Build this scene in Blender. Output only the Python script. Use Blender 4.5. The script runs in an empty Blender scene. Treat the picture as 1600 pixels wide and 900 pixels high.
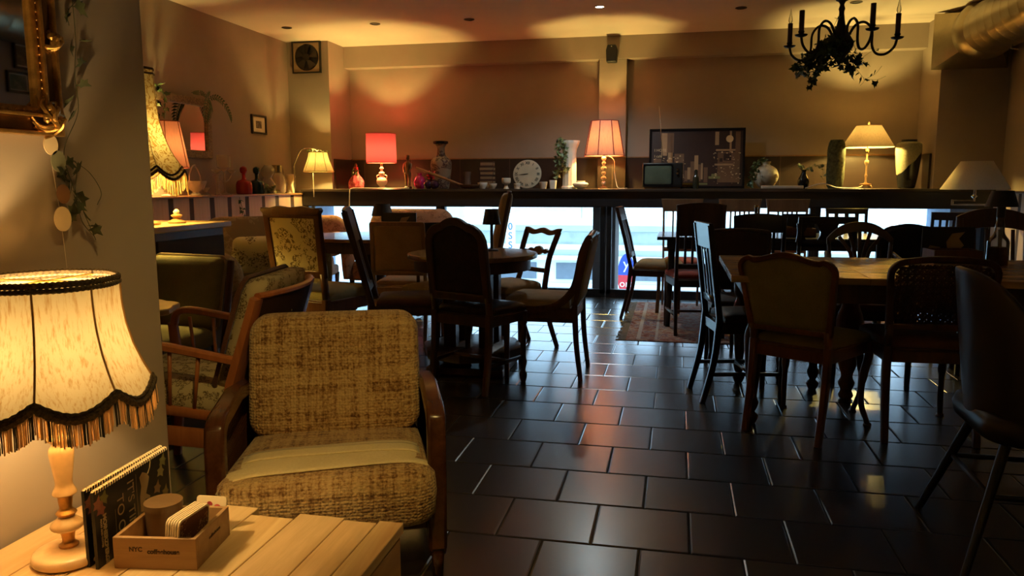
import bpy, bmesh, math, random
from mathutils import Vector, Matrix, Euler
random.seed(7)
PI = math.pi
S = bpy.context.scene
COL = S.collection
# ------------------------------------------------------------------ camera
CAMZ = 1.2
YAW, PITCH, ROLL, FPX = .2100, .1365, -.0022, 1193.0
cd = bpy.data.cameras.new('camera')
cam = bpy.data.objects.new('camera', cd)
COL.objects.link(cam)
S.camera = cam
_f = Vector((-math.sin(YAW)*math.cos(PITCH), math.cos(YAW)*math.cos(PITCH), -math.sin(PITCH)))
_r = Vector((math.cos(YAW), math.sin(YAW), 0))
_u = _r.cross(_f)
_r2 = _r*math.cos(ROLL) + _u*math.sin(ROLL)
_u2 = -_r*math.sin(ROLL) + _u*math.cos(ROLL)
cam.matrix_world = Matrix(((_r2.x, _u2.x, -_f.x, 0), (_r2.y, _u2.y, -_f.y, 0), (_r2.z, _u2.z, -_f.z, CAMZ), (0, 0, 0, 1)))
cd.sensor_width = 36
cd.lens = FPX/1600*36
cd.clip_start = .05
cd.clip_end = 200
# ------------------------------------------------------------------ colour management, world
S.view_settings.view_transform = 'Standard'
S.view_settings.look = 'None'
S.view_settings.exposure = 0.75
S.view_settings.gamma = 1
S.view_settings.use_curve_mapping = False
W = bpy.data.worlds.new('world')
S.world = W
W.use_nodes = True
bg = W.node_tree.nodes['Background']
bg.inputs[0].default_value = (.46, .74, 1.0, 1)
bg.inputs[1].default_value = 3.3

def light(name, kind, loc, power, color, radius=.03, parent=None, spot=None, blend=.3, rot=None):
    l = bpy.data.lights.new(name, kind)
    l.energy = power
    l.color = color
    l.shadow_soft_size = radius
    if kind == 'SPOT':
        l.spot_size = spot
        l.spot_blend = blend
    o = bpy.data.objects.new(name, l)
    COL.objects.link(o)
    o.location = loc
    if rot: o.rotation_euler = rot
    if parent: o.parent = parent
    return o
WARM = (1.0, .74, .19)
SPOTW = 44
# ------------------------------------------------------------------ measuring: a pixel of the photograph to a point in the room
def ray(px, py):
    return _r2*((px-800)/FPX) + _u2*(-(py-450)/FPX) + _f
def on(px, py, ax, v):
    d = ray(px, py)
    c = (0, 0, CAMZ)[ax]
    t = (v-c)/d[ax]
    return Vector((0, 0, CAMZ)) + d*t
def flo(px, py, z=0): return on(px, py, 2, z)
def atY(px, py, y): return on(px, py, 1, y)
def atX(px, py, x): return on(px, py, 0, x)
# ------------------------------------------------------------------ mesh helpers
class B:
    def __init__(s): s.bm = bmesh.new()
    def quadstrip(s, rings, closed=True, capa=True, capb=True):
        R = [[s.bm.verts.new(p) for p in r] for r in rings]
        n = len(R[0])
        for a, b in zip(R, R[1:]):
            for i in range(n if closed else n-1):
                j = (i+1) % n
                try: s.bm.faces.new((a[i], a[j], b[j], b[i]))
                except ValueError: pass
        if closed and capa and n > 2: s.bm.faces.new(list(reversed(R[0])))
        if closed and capb and n > 2: s.bm.faces.new(R[-1])
        return R
    def box(s, c, size, rz=0, rx=0, ry=0):
        m = Matrix.Translation(c) @ Euler((rx, ry, rz)).to_matrix().to_4x4() @ Matrix.Diagonal((size[0], size[1], size[2], 1))
        bmesh.ops.create_cube(s.bm, size=1, matrix=m)
        return s
    def bb(s, x0, x1, y0, y1, z0, z1):
        return s.box(((x0+x1)/2, (y0+y1)/2, (z0+z1)/2), (abs(x1-x0), abs(y1-y0), abs(z1-z0)))
    def tube(s, pts, r, seg=8, closed=False, ref=None, sq=1.0):
        """sweep; r = number, (rx,ry) or a list of those; sq<1 squares the section"""
        P = [Vector(p) for p in pts]
        n = len(P)
        rs = r if isinstance(r, list) else [r]*n
        sec = []
        for k in range(seg):
            a = 2*PI*(k+.5)/seg
            c, d = math.cos(a), math.sin(a)
            sec.append((math.copysign(abs(c)**sq, c), math.copysign(abs(d)**sq, d)))
        side = None
        rings = []
        for i in range(n):
            if closed: T = P[(i+1) % n]-P[i-1]
            else: T = P[min(i+1, n-1)]-P[max(i-1, 0)]
            if T.length < 1e-9: T = Vector((0, 0, 1))
            T.normalize()
            if side is None:
                rf = Vector(ref) if ref else (Vector((0, 0, 1)) if abs(T.z) < .9 else Vector((0, 1, 0)))
                side = T.cross(rf).normalized()
            else:
                side = (side - T*side.dot(T)).normalized()
            up = side.cross(T)
            q = rs[i]
            rx, ry = q if isinstance(q, tuple) else (q, q)
            rings.append([P[i] + side*(rx*a) + up*(ry*b) for a, b in sec])
        if closed: rings.append(rings[0]); 
        if closed:
            R = [[s.bm.verts.new(p) for p in rr] for rr in rings[:-1]]
            for i in range(n):
                a, b = R[i], R[(i+1) % n]
                for k in range(seg):
                    j = (k+1) % seg
                    s.bm.faces.new((a[k], a[j], b[j], b[k]))
        else: s.quadstrip(rings)
        return s
    def bar(s, p0, p1, w, d, ref=None):
        return s.tube([p0, p1], (w/2*1.41, d/2*1.41), seg=4, ref=ref)
    def lathe(s, prof, seg=24, c=(0, 0, 0), fn=None, cap=True):
        rings = []
        for r, z in prof:
            ring = []
            for k in range(seg):
                a = 2*PI*k/seg
                rr = r*(fn(a, z) if fn else 1)
                ring.append((c[0]+rr*math.cos(a), c[1]+rr*math.sin(a), c[2]+z))
            rings.append(ring)
        s.quadstrip(rings, capa=cap, capb=cap)
        return s
    def prism(s, out, t0, t1, fn=None):
        """outline of (x,z), extruded t0..t1 along y, mapped by fn(x,t,z)"""
        fn = fn or (lambda x, t, z: (x, t, z))
        s.quadstrip([[fn(x, t0, z) for x, z in out], [fn(x, t1, z) for x, z in out]])
        return s
    def ring(s, out, inn, t0, t1, fn=None):
        fn = fn or (lambda x, t, z: (x, t, z))
        n = len(out)
        A = [s.bm.verts.new(fn(x, t0, z)) for x, z in out]; Bv = [s.bm.verts.new(fn(x, t0, z)) for x, z in inn]
        C_ = [s.bm.verts.new(fn(x, t1, z)) for x, z in out]; D = [s.bm.verts.new(fn(x, t1, z)) for x, z in inn]
        for i in range(n):
            j = (i+1) % n
            for q in ((A[i], A[j], Bv[j], Bv[i]), (C_[j], C_[i], D[i], D[j]), (A[j], A[i], C_[i], C_[j]), (Bv[i], Bv[j], D[j], D[i])):
                s.bm.faces.new(q)
        return s
    def puff(s, out, h0, h1, fn=None, n=7, p=3.0, edge=0.0):
        """cushion from an outline: bulges from the rim to -h0 and +h1 along t"""
        fn = fn or (lambda x, t, z: (x, z, t))
        cx = sum(o[0] for o in out)/len(out); cz = sum(o[1] for o in out)/len(out)
        rings = []
        ks = [math.sin(PI/2*i/n) for i in range(n+1)]
        def lev(k, h, e):
            return [fn(cx+(x-cx)*k, e+(h-e)*(1-k**p)**(1/p) if k < 1 else e, cz+(z-cz)*k) for x, z in out]
        for k in ks: 
            rings.append(lev(max(k, .02), -h0, -edge if h0 > 0 else edge) if h0 != 0 else lev(max(k, .02), 0, 0))
        for k in reversed(ks): rings.append(lev(max(k, .02), h1, edge))
        s.quadstrip(rings)
        return s
    def leaf(s, p, d, size, n=None, fold=.25):
        p = Vector(p); d = Vector(d).normalized()
        n = Vector(n).normalized() if n else Vector((random.uniform(-1, 1), random.uniform(-1, 1), random.uniform(-.3, 1)))
        w = d.cross(n)
        if w.length < 1e-3: w = Vector((1, 0, 0))
        w.normalize(); n = w.cross(d)
        pts = [(0, 0), (.42, -.12), (.34, .22), (.52, .42), (.2, .55), (0, 1), (-.2, .55), (-.52, .42), (-.34, .22), (-.42, -.12)]
        mid = s.bm.verts.new(p + d*size*.35 - n*size*fold*.3)
        V = [s.bm.verts.new(p + w*(x*size) + d*(y*size) + n*(abs(x)*fold*size)) for x, y in pts]
        for i in range(len(V)): s.bm.faces.new((mid, V[i], V[(i+1) % len(V)]))
        return s

def obj(name, b, mat, parent=None, smooth=True, bevel=0, angle=38, loc=None, solid=0, sub=0):
    bm = b.bm
    bmesh.ops.remove_doubles(bm, verts=bm.verts, dist=1e-6)
    bmesh.ops.recalc_face_normals(bm, faces=bm.faces)
    if smooth:
        ca = math.radians(angle)
        for e in bm.edges:
            if len(e.link_faces) == 2 and e.calc_face_angle(0) > ca: e.smooth = False
    me = bpy.data.meshes.new(name)
    bm.to_mesh(me); bm.free()
    if smooth: me.polygons.foreach_set('use_smooth', [True]*len(me.polygons))
    o = bpy.data.objects.new(name, me)
    for m in (mat if isinstance(mat, (list, tuple)) else [mat]): me.materials.append(m)
    COL.objects.link(o)
    if parent: o.parent = parent
    if loc is not None: o.location = loc
    if solid:
        md = o.modifiers.new('solid', 'SOLIDIFY'); md.thickness = solid; md.offset = 0
    if bevel:
        md = o.modifiers.new('bevel', 'BEVEL'); md.width = bevel; md.segments = 2; md.limit_method = 'ANGLE'; md.angle_limit = math.radians(40)
    if sub:
        md = o.modifiers.new('sub', 'SUBSURF'); md.levels = sub; md.render_levels = sub
    return o
def tag(o, label, cat, group=None):
    o['label'] = label; o['category'] = cat
    if group: o['group'] = group
    return o
def thing(name, label, cat, loc=(0, 0, 0), rz=0, group=None):
    o = bpy.data.objects.new(name, None); COL.objects.link(o)
    o.empty_display_size = .05
    o.location = loc; o.rotation_euler = (0, 0, rz)
    return tag(o, label, cat, group)
def struct(name, b, mat, **k):
    o = obj(name, b, mat, **k); o['kind'] = 'structure'
    return o
def dup(root, loc, rz, label, group=None):
    def cp(o, par):
        c = o.copy(); COL.objects.link(c); c.parent = par
        for ch in o.children: cp(ch, c)
        return c
    r = root.copy(); COL.objects.link(r); r.location = loc; r.rotation_euler = (0, 0, rz)
    r['label'] = label
    if group: r['group'] = group
    for ch in root.children: cp(ch, r)
    return r
def text(name, s, size, mat, parent, M, depth=.0005, align='LEFT', bold=0):
    cu = bpy.data.curves.new(name, 'FONT'); cu.body = s; cu.size = size; cu.extrude = depth; cu.align_x = align; cu.offset = bold
    t = bpy.data.objects.new(name+'_tmp', cu); COL.objects.link(t)
    dg = bpy.context.evaluated_depsgraph_get(); dg.update()
    me = bpy.data.meshes.new_from_object(t.evaluated_get(dg))
    COL.objects.unlink(t); bpy.data.objects.remove(t)
    me.materials.clear(); me.materials.append(mat)
    o = bpy.data.objects.new(name, me); COL.objects.link(o)
    if parent: o.parent = parent
    o.matrix_local = M
    return o
def lerp(a, b, t): return a+(b-a)*t
def smooth_path(pts, k=6):
    """Catmull-Rom through the points"""
    P = [Vector(p) for p in pts]
    P = [P[0]*2-P[1]] + P + [P[-1]*2-P[-2]]
    out = []
    for i in range(1, len(P)-2):
        for j in range(k):
            t = j/k
            a, b, c, d = P[i-1], P[i], P[i+1], P[i+2]
            out.append(.5*((2*b)+(c-a)*t+(2*a-5*b+4*c-d)*t*t+(3*b-a-3*c+d)*t**3))
    out.append(P[-2])
    return out
def smooth_prof(pts, k=5): return [(v[0], v[1]) for v in smooth_path([(x, z, 0) for x, z in pts], k)]
def rrect(x0, x1, z0, z1, r, n=4, top=None):
    out = []
    for cx, cz, a0 in ((x1-r, z0+r, -PI/2), (x1-r, z1-r, 0), (x0+r, z1-r, PI/2), (x0+r, z0+r, PI)):
        for i in range(n+1):
            a = a0+PI/2*i/n
            out.append((cx+r*math.cos(a), cz+r*math.sin(a)))
    return out
# ------------------------------------------------------------------ materials
def mk(name):
    m = bpy.data.materials.new(name); m.use_nodes = True
    nt = m.node_tree
    return m, nt, nt.nodes['Principled BSDF'], nt.nodes['Material Output']
def coords(nt, scale=(1, 1, 1), rot=(0, 0, 0), kind='Object', loc=(0, 0, 0)):
    tc = nt.nodes.new('ShaderNodeTexCoord'); mp = nt.nodes.new('ShaderNodeMapping')
    mp.inputs['Scale'].default_value = scale; mp.inputs['Rotation'].default_value = rot; mp.inputs['Location'].default_value = loc
    nt.links.new(tc.outputs[kind], mp.inputs[0])
    return mp.outputs[0]
def ramp(nt, fac, stops):
    r = nt.nodes.new('ShaderNodeValToRGB')
    while len(r.color_ramp.elements) > 1: r.color_ramp.elements.remove(r.color_ramp.elements[0])
    r.color_ramp.elements[0].position = stops[0][0]; r.color_ramp.elements[0].color = (*stops[0][1], 1)
    for p, c in stops[1:]:
        e = r.color_ramp.elements.new(p); e.color = (*c, 1)
    nt.links.new(fac, r.inputs[0])
    return r.outputs[0]
def noise(nt, vec, scale, detail=4, rough=.6, dist=0):
    n = nt.nodes.new('ShaderNodeTexNoise'); n.inputs['Scale'].default_value = scale; n.inputs['Detail'].default_value = detail
    n.inputs['Roughness'].default_value = rough; n.inputs['Distortion'].default_value = dist
    nt.links.new(vec, n.inputs['Vector'])
    return n.outputs[0]
def math_(nt, op, a, b=None):
    n = nt.nodes.new('ShaderNodeMath'); n.operation = op
    for i, v in enumerate((a, b)):
        if v is None: continue
        if isinstance(v, (int, float)): n.inputs[i].default_value = v
        else: nt.links.new(v, n.inputs[i])
    return n.outputs[0]
def mixc(nt, fac, a, b, mode='MIX'):
    n = nt.nodes.new('ShaderNodeMix'); n.data_type = 'RGBA'; n.blend_type = mode
    for s_, v in ((n.inputs[0], fac), (n.inputs[6], a), (n.inputs[7], b)):
        if isinstance(v, (int, float)): s_.default_value = v
        elif isinstance(v, tuple): s_.default_value = (*v, 1)
        else: nt.links.new(v, s_)
    return n.outputs[2]
def bump(nt, bs, h, dist=.002, strength=.6):
    b = nt.nodes.new('ShaderNodeBump'); b.inputs['Distance'].default_value = dist; b.inputs['Strength'].default_value = strength
    nt.links.new(h, b.inputs['Height']); nt.links.new(b.outputs[0], bs.inputs['Normal'])
def plain(name, c, rough=.5, metal=0, var=.12, ns=6, bmp=0, spec=.5):
    m, nt, bs, o = mk(name)
    v = coords(nt)
    n = noise(nt, v, ns)
    nt.links.new(ramp(nt, n, [(.3, tuple(x*(1-var) for x in c)), (.7, tuple(min(1, x*(1+var)) for x in c))]), bs.inputs['Base Color'])
    bs.inputs['Roughness'].default_value = rough; bs.inputs['Metallic'].default_value = metal
    bs.inputs['Specular IOR Level'].default_value = spec
    if bmp: bump(nt, bs, noise(nt, v, ns*12), bmp)
    return m
def wood(name, c1, c2, rough=.35, axis=2, sc=14, coat=.0):
    m, nt, bs, o = mk(name)
    s = [sc, sc, sc]; s[axis] = sc*.09
    v = coords(nt, tuple(s))
    n = noise(nt, v, 1.6, 6, .65, .6)
    nt.links.new(ramp(nt, n, [(.28, c1), (.52, tuple((a+b)/2 for a, b in zip(c1, c2))), (.72, c2)]), bs.inputs['Base Color'])
    bs.inputs['Roughness'].default_value = rough
    bs.inputs['Coat Weight'].default_value = coat; bs.inputs['Coat Roughness'].default_value = .15
    bump(nt, bs, n, .0006, .4)
    return m
def fabric(name, c1, c2, sc=260, rough=.95, big=8, bmp=.0015):
    m, nt, bs, o = mk(name)
    v = coords(nt)
    n1 = noise(nt, v, big, 3); n2 = noise(nt, v, sc, 2)
    f = math_(nt, 'ADD', math_(nt, 'MULTIPLY', n1, .5), math_(nt, 'MULTIPLY', n2, .5))
    nt.links.new(ramp(nt, f, [(.36, c1), (.62, c2)]), bs.inputs['Base Color'])
    bs.inputs['Roughness'].default_value = rough; bs.inputs['Specular IOR Level'].default_value = .2
    bs.inputs['Sheen Weight'].default_value = .15
    bump(nt, bs, n2, bmp)
    return m
def patterned(name, base, fig, sc=18, thr=.55, rough=.85):
    """woven figure scattered on a ground"""
    m, nt, bs, o = mk(name)
    v = coords(nt)
    w = noise(nt, v, sc*.35, 2)
    vo = nt.nodes.new('ShaderNodeTexVoronoi'); vo.inputs['Scale'].default_value = sc; vo.feature = 'F1'
    nt.links.new(v, vo.inputs['Vector'])
    n = noise(nt, v, sc*2.4, 3, .6, 1.5)
    f = math_(nt, 'MULTIPLY', math_(nt, 'GREATER_THAN', n, thr), math_(nt, 'GREATER_THAN', w, .5))
    nt.links.new(mixc(nt, f, base, fig), bs.inputs['Base Color'])
    bs.inputs['Roughness'].default_value = rough; bs.inputs['Specular IOR Level'].default_value = .25
    bump(nt, bs, noise(nt, v, 260, 2), .001)
    return m
def shade_mat(name, c, trans=.6, k=.08, streak=0, sc=(60, 60, 6), c2=None, pattern=None, rough=.9):
    """lampshade cloth: lets the bulb's light through"""
    m, nt, bs, o = mk(name)
    nt.nodes.remove(bs)
    v = coords(nt, sc)
    n = noise(nt, v, 1.5, 4, .7)
    if pattern:
        n = math_(nt, 'GREATER_THAN', noise(nt, coords(nt), pattern, 3, .5, 2.2), .53)
        col = mixc(nt, n, c, c2)
    else: col = ramp(nt, n, [(.32, c2 or tuple(x*(1-streak) for x in c)), (.5, c), (1, c)])
    d = nt.nodes.new('ShaderNodeBsdfDiffuse'); t = nt.nodes.new('ShaderNodeBsdfTranslucent'); mx = nt.nodes.new('ShaderNodeMixShader')
    nt.links.new(col, d.inputs[0]); nt.links.new(mixc(nt, 1.0, col, (k, k, k), 'MULTIPLY'), t.inputs[0])
    mx.inputs[0].default_value = trans
    nt.links.new(d.outputs[0], mx.inputs[1]); nt.links.new(t.outputs[0], mx.inputs[2]); nt.links.new(mx.outputs[0], o.inputs[0])
    return m
def glass(name, tint=(1, 1, 1), refl=1.0):
    m, nt, bs, o = mk(name)
    nt.nodes.remove(bs)
    t = nt.nodes.new('ShaderNodeBsdfTransparent'); g = nt.nodes.new('ShaderNodeBsdfGlossy'); mx = nt.nodes.new('ShaderNodeMixShader'); f = nt.nodes.new('ShaderNodeFresnel')
    t.inputs[0].default_value = (*tint, 1); g.inputs['Roughness'].default_value = .02; f.inputs[0].default_value = 1.45
    nt.links.new(math_(nt, 'MULTIPLY', f.outputs[0], refl), mx.inputs[0])
    nt.links.new(t.outputs[0], mx.inputs[1]); nt.links.new(g.outputs[0], mx.inputs[2]); nt.links.new(mx.outputs[0], o.inputs[0])
    return m
def emit(name, c, s):
    m, nt, bs, o = mk(name)
    bs.inputs['Base Color'].default_value = (*c, 1)
    bs.inputs['Emission Color'].default_value = (*c, 1); bs.inputs['Emission Strength'].default_value = s
    return m

def bulb_mat():
    m, nt, bs, o = mk('bulb_glow')
    nt.nodes.remove(bs)
    t = nt.nodes.new('ShaderNodeBsdfTransparent'); e = nt.nodes.new('ShaderNodeEmission'); a = nt.nodes.new('ShaderNodeAddShader')
    e.inputs[0].default_value = (1, .72, .38, 1); e.inputs[1].default_value = 6
    nt.links.new(t.outputs[0], a.inputs[0]); nt.links.new(e.outputs[0], a.inputs[1]); nt.links.new(a.outputs[0], o.inputs[0])
    return m
M = {}
M['bulb'] = bulb_mat()
M['wall'] = plain('wall_paint', (.34, .27, .222), .85, var=.06, ns=2.5, bmp=.0006)
M['ceil'] = plain('ceiling_paint', (.74, .62, .54), .9, var=.04, ns=1.5)
M['dark_panel'] = plain('dark_panel', (.022, .02, .024), .35, var=.2)
M['frame_dark'] = plain('window_frame', (.018, .018, .022), .4)
M['ledge'] = wood('ledge_wood', (.035, .025, .02), (.075, .05, .035), .25, axis=0, sc=10)
M['black'] = plain('black', (.012, .011, .011), .45)
M['blackgloss'] = plain('black_gloss', (.01, .009, .01), .12)
M['cream'] = plain('cream_ceramic', (.62, .52, .40), .3)
M['white'] = plain('white_ceramic', (.78, .72, .62), .25)
M['gold'] = plain('gilt', (.55, .30, .09), .32, metal=.85, var=.35, ns=40, bmp=.001)
M['brass'] = plain('brass', (.65, .45, .18), .22, metal=1)
M['chrome'] = plain('chrome', (.6, .58, .55), .2, metal=1)
M['iron'] = plain('wrought_iron', (.035, .025, .018), .45, metal=.4)
M['silver'] = plain('galvanised', (.34, .28, .18), .34, metal=.95, var=.15, ns=5)
M['mirror'] = plain('mirror_silver', (.8, .8, .8), .02, metal=1, var=0)
M['leaf'] = plain('ivy_green', (.05, .09, .03), .5, var=.5, ns=30)
M['leafl'] = plain('ivy_pale', (.16, .2, .08), .5, var=.4, ns=30)
M['wd_dark'] = wood('dark_wood', (.04, .016, .008), (.10, .04, .018), .42)
M['wd_matte'] = plain('matte_dark_wood', (.06, .026, .012), .7, spec=.15)
M['wd_mid'] = wood('brown_wood', (.10, .038, .014), (.20, .082, .03), .3)
M['wd_red'] = wood('red_cherry', (.36, .11, .035), (.56, .20, .07), .3)
M['wd_tan'] = wood('tan_wood', (.22, .11, .045), (.36, .19, .08), .35)
M['wd_black'] = wood('black_wood', (.012, .008, .008), (.03, .02, .018), .3, coat=.5)
M['wd_table'] = wood('table_top_wood', (.16, .075, .03), (.33, .17, .075), .22, axis=0, sc=8)
M['wd_pine'] = wood('pine', (.42, .22, .085), (.68, .42, .19), .5, axis=1, sc=12)
M['glass'] = glass('window_glass', (.97, .99, 1), .8)
M['clearglass'] = glass('clear_glass', (.86, .86, .84), 2.2)
M['cord'] = plain('cord_white', (.6, .5, .4), .5)
# ================================================================== THE SETTING
LX, RX, CZ = -4.375, 3.05, 2.79
BY, LEDGE = 8.82, 1.139
WY = 8.1            # window plane
# floor with square tiles in running bond
TW, TH = .3275, .3244
m, nt, bs, o = mk('floor_tiles')
v = coords(nt)
vc = nt.nodes.new('ShaderNodeVertexColor'); vc.layer_name = 'tile'
n = noise(nt, v, 3, 4, .5)
nt.links.new(mixc(nt, vc.outputs[0], (.028, .018, .014), (.043, .028, .021)), bs.inputs['Base Color'])
bs.inputs['Roughness'].default_value = .27; bs.inputs['Coat Weight'].default_value = .7; bs.inputs['Coat Roughness'].default_value = .24
M['floor'] = m
grout = plain('grout', (.012, .009, .008), .9)
fb_ = bmesh.new()
cl = fb_.loops.layers.color.new('tile')
rf = random.Random(2)
x_lo, x_hi, y_lo, y_hi = -5.2, RX+.3, -3.2, WY+.1
def quad_(ps, mi, c_=0):
    f_ = fb_.faces.new([fb_.verts.new(p_) for p_ in ps]); f_.material_index = mi
    for lp in f_.loops: lp[cl] = (c_, c_, c_, 1)
quad_([(x_lo, y_lo, -.003), (x_hi, y_lo, -.003), (x_hi, y_hi, -.003), (x_lo, y_hi, -.003)], 1)
r0 = int((y_lo-4.367)/TH)-2
g_, c1_ = .0022, .0055
for r in range(-25, 30):
    ya, yb = 4.367-TH*(r+1), 4.367-TH*r
    if yb < y_lo or ya > y_hi: continue
    ya, yb = max(ya, y_lo), min(yb, y_hi)
    if yb-ya < .02: continue
    off = -.4136+(.5*TW if r % 2 else 0)
    for k in range(-17, 15):
        xa, xb = max(off+k*TW, x_lo), min(off+(k+1)*TW, x_hi)
        if xb-xa < .02: continue
        c_ = rf.random()
        o_ = [(xa+g_, ya+g_, -.003), (xb-g_, ya+g_, -.003), (xb-g_, yb-g_, -.003), (xa+g_, yb-g_, -.003)]
        m_ = [(xa+g_, ya+g_, -.0020), (xb-g_, ya+g_, -.0020), (xb-g_, yb-g_, -.0020), (xa+g_, yb-g_, -.0020)]
        e_ = g_+c1_
        tl = [rf.uniform(-.0004, .0002) for _ in range(4)]
        i_ = [(xa+e_, ya+e_, tl[0]), (xb-e_, ya+e_, tl[1]), (xb-e_, yb-e_, tl[2]), (xa+e_, yb-e_, tl[3])]
        quad_(i_, 0, c_)
        for q in range(4):
            w_ = (q+1) % 4
            quad_([m_[q], m_[w_], i_[w_], i_[q]], 0, c_); quad_([o_[q], o_[w_], m_[w_], m_[q]], 0, c_)
me = bpy.data.meshes.new('floor'); fb_.to_mesh(me); fb_.free(); me.materials.append(m); me.materials.append(grout)
fo = bpy.data.objects.new('floor', me); COL.objects.link(fo); fo['kind'] = 'structure'
struct('ceiling', B().bb(-5.2, RX+.3, -3.2, BY+.2, CZ, CZ+.12), M['ceil'], smooth=False)
struct('wall_left', B().bb(LX-.2, LX, 1.6, BY+.2, 0, CZ), M['wall'], smooth=False)
struct('wall_right', B().bb(RX, RX+.2, -3.2, BY+.2, 0, CZ), M['wall'], smooth=False)
struct('wall_front', B().bb(-5, RX+.2, -3.2, -3.0, 0, CZ), M['wall'], smooth=False)
# near wall with the gilt mirror: its face looks to the right, the room widens behind it
struct('wall_near', B().bb(-1.75, -1.275, -3.0, 1.69, 0, CZ), M['wall'], smooth=False, bevel=.006)
struct('wall_side', B().bb(LX-.2, -1.75, 1.35, 1.6, 0, CZ), M['wall'], smooth=False)
# back wall, recessed between two piers under a bulkhead
struct('wall_back', B().bb(LX, RX, BY, BY+.2, LEDGE, CZ), M['wall'], smooth=False)
struct('trim_1', B().bb(LX, -3.87, 8.25, BY, LEDGE-.03, CZ), M['wall'], smooth=False)       # left pier
struct('trim_2', B().bb(2.45, RX, 8.2, BY, LEDGE-.03, CZ), M['wall'], smooth=False)         # right pier
struct('trim_3', B().bb(-3.87, 2.45, 8.66, BY, 2.547, CZ), M['wall'], smooth=False)         # bulkhead
struct('trim_4', B().bb(-.86, -.56, 8.68, BY, LEDGE, 2.547), M['wall'], smooth=False, bevel=.004)   # pilaster
# dark tiles above the ledge
m, nt, bs, o = mk('dark_wall_tiles')
br = nt.nodes.new('ShaderNodeTexBrick')
tc = coords(nt, rot=(PI/2, 0, 0), loc=(.1, 0, 0))
nt.links.new(tc, br.inputs['Vector'])
br.inputs['Scale'].default_value = 1; br.inputs['Brick Width'].default_value = .6; br.inputs['Row Height'].default_value = 5
br.inputs['Mortar Size'].default_value = .004; br.offset = 0
br.inputs['Color1'].default_value = (.034, .021, .016, 1); br.inputs['Color2'].default_value = (.044, .027, .02, 1); br.inputs['Mortar'].default_value = (.14, .09, .06, 1)
nt.links.new(mixc(nt, .25, br.outputs[0], mixc(nt, noise(nt, coords(nt, (2, 2, 14)), 3, 5), (.012, .008, .007), (.06, .036, .025))), bs.inputs['Base Color'])
bs.inputs['Roughness'].default_value = .3
M['wtile'] = m
t = B().bb(-3.87, -.865, BY-.02, BY-.001, LEDGE, 1.48).bb(-.555, 2.45, BY-.02, BY-.001, LEDGE, 1.48)
t.bb(-.865, -.555, 8.664, 8.679, LEDGE, 1.48).bb(-3.869, -3.85, 8.3, BY-.02, LEDGE, 1.48).bb(2.43, 2.449, 8.3, BY-.02, LEDGE, 1.48)
struct('trim_5', t, m, smooth=False)
t = B().bb(-3.87, -.87, BY-.026, BY-.001, 1.48, 1.492).bb(-.55, 2.45, BY-.026, BY-.001, 1.48, 1.492).bb(-.87, -.55, 8.655, 8.679, 1.48, 1.492)
struct('trim_6', t, M['wd_tan'], smooth=False)
# ledge with fascia above the low windows
struct('trim_7', B().bb(LX+.24, RX-.12, 7.985, BY, LEDGE-.03, LEDGE), M['ledge'], bevel=.004, smooth=False)
struct('trim_8', B().bb(LX+.24, RX-.12, 8.02, 8.2, .957, LEDGE-.03), M['dark_panel'], smooth=False)
# windows: frames at Y 8.1
def window(name, x0, x1, z0=.03, z1=.957, f=.05, glassx=None):
    w = bpy.data.objects.new(name, None); COL.objects.link(w); w.location = ((x0+x1)/2, WY, 0); w['kind'] = 'structure'
    cx = (x0+x1)/2
    b = B().bb(x0-cx, x1-cx, -.04, .04, 0, z0+f).bb(x0-cx, x1-cx, -.03, .03, z1-.012, z1).bb(x0-cx, x0-cx+f, -.04, .04, z0, z1).bb(x1-cx-f, x1-cx, -.04, .04, z0, z1)
    obj('frame', b, M['frame_dark'], w, smooth=False, bevel=.004)
    obj('pane', B().bb(x0-cx+f*.8, x1-cx-f*.8, -.004, .004, z0+f*.8, z1-.005), M['glass'], w, smooth=False)
window('window_1', -4.13, -2.52)
window('window_2', -2.52, -.72)
window('window_3', -.70, 1.36)
window('window_4', 1.36, 2.93)
struct('trim_9', B().bb(LX, -4.12, 8.05, 8.3, 0, LEDGE-.03).bb(2.92, RX, 8.05, 8.3, 0, LEDGE-.03), M['dark_panel'], smooth=False)
# outer reveals of the window band and its sill, seen through the glass
M['reveal'] = plain('outer_render', (.16, .12, .11), .9)
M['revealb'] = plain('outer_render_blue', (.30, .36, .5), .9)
struct('trim_10', B().bb(-.86, -.62, 8.2, 8.75, -.3, 1.0), M['reveal'], smooth=False)
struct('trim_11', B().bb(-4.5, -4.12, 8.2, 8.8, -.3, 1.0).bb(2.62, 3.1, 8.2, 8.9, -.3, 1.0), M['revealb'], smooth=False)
struct('trim_12', B().bb(-4.6, 3.3, 8.18, 8.5, -.4, 0.0), M['reveal'], smooth=False)
struct('trim_13', B().bb(-5, 3.3, 8.2, 8.9, .99, 1.1), M['reveal'], smooth=False)
# plank wainscots with a ledge along the left and the right wall: pale boards with bark edges
m, nt, bs, o = mk('waney_boards')
v = coords(nt, (1, 1, .12))
w_ = nt.nodes.new('ShaderNodeTexWave'); w_.wave_type = 'BANDS'; w_.bands_direction = 'Y'
w_.inputs['Scale'].default_value = 1.05; w_.inputs['Distortion'].default_value = 2.2; w_.inputs['Detail'].default_value = 2; w_.inputs['Detail Scale'].default_value = 1.6
nt.links.new(v, w_.inputs['Vector'])
g = noise(nt, coords(nt, (30, 30, 2)), 1.5, 5)
pale = mixc(nt, g, (.50, .33, .21), (.74, .56, .42))
f = ramp(nt, w_.outputs[1], [(.08, (1, 1, 1)), (.15, (0, 0, 0))])
nt.links.new(mixc(nt, f, pale, (.06, .03, .018)), bs.inputs['Base Color'])
bs.inputs['Roughness'].default_value = .75
bump(nt, bs, f, -.01, .5)
M['boards'] = m
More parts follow.
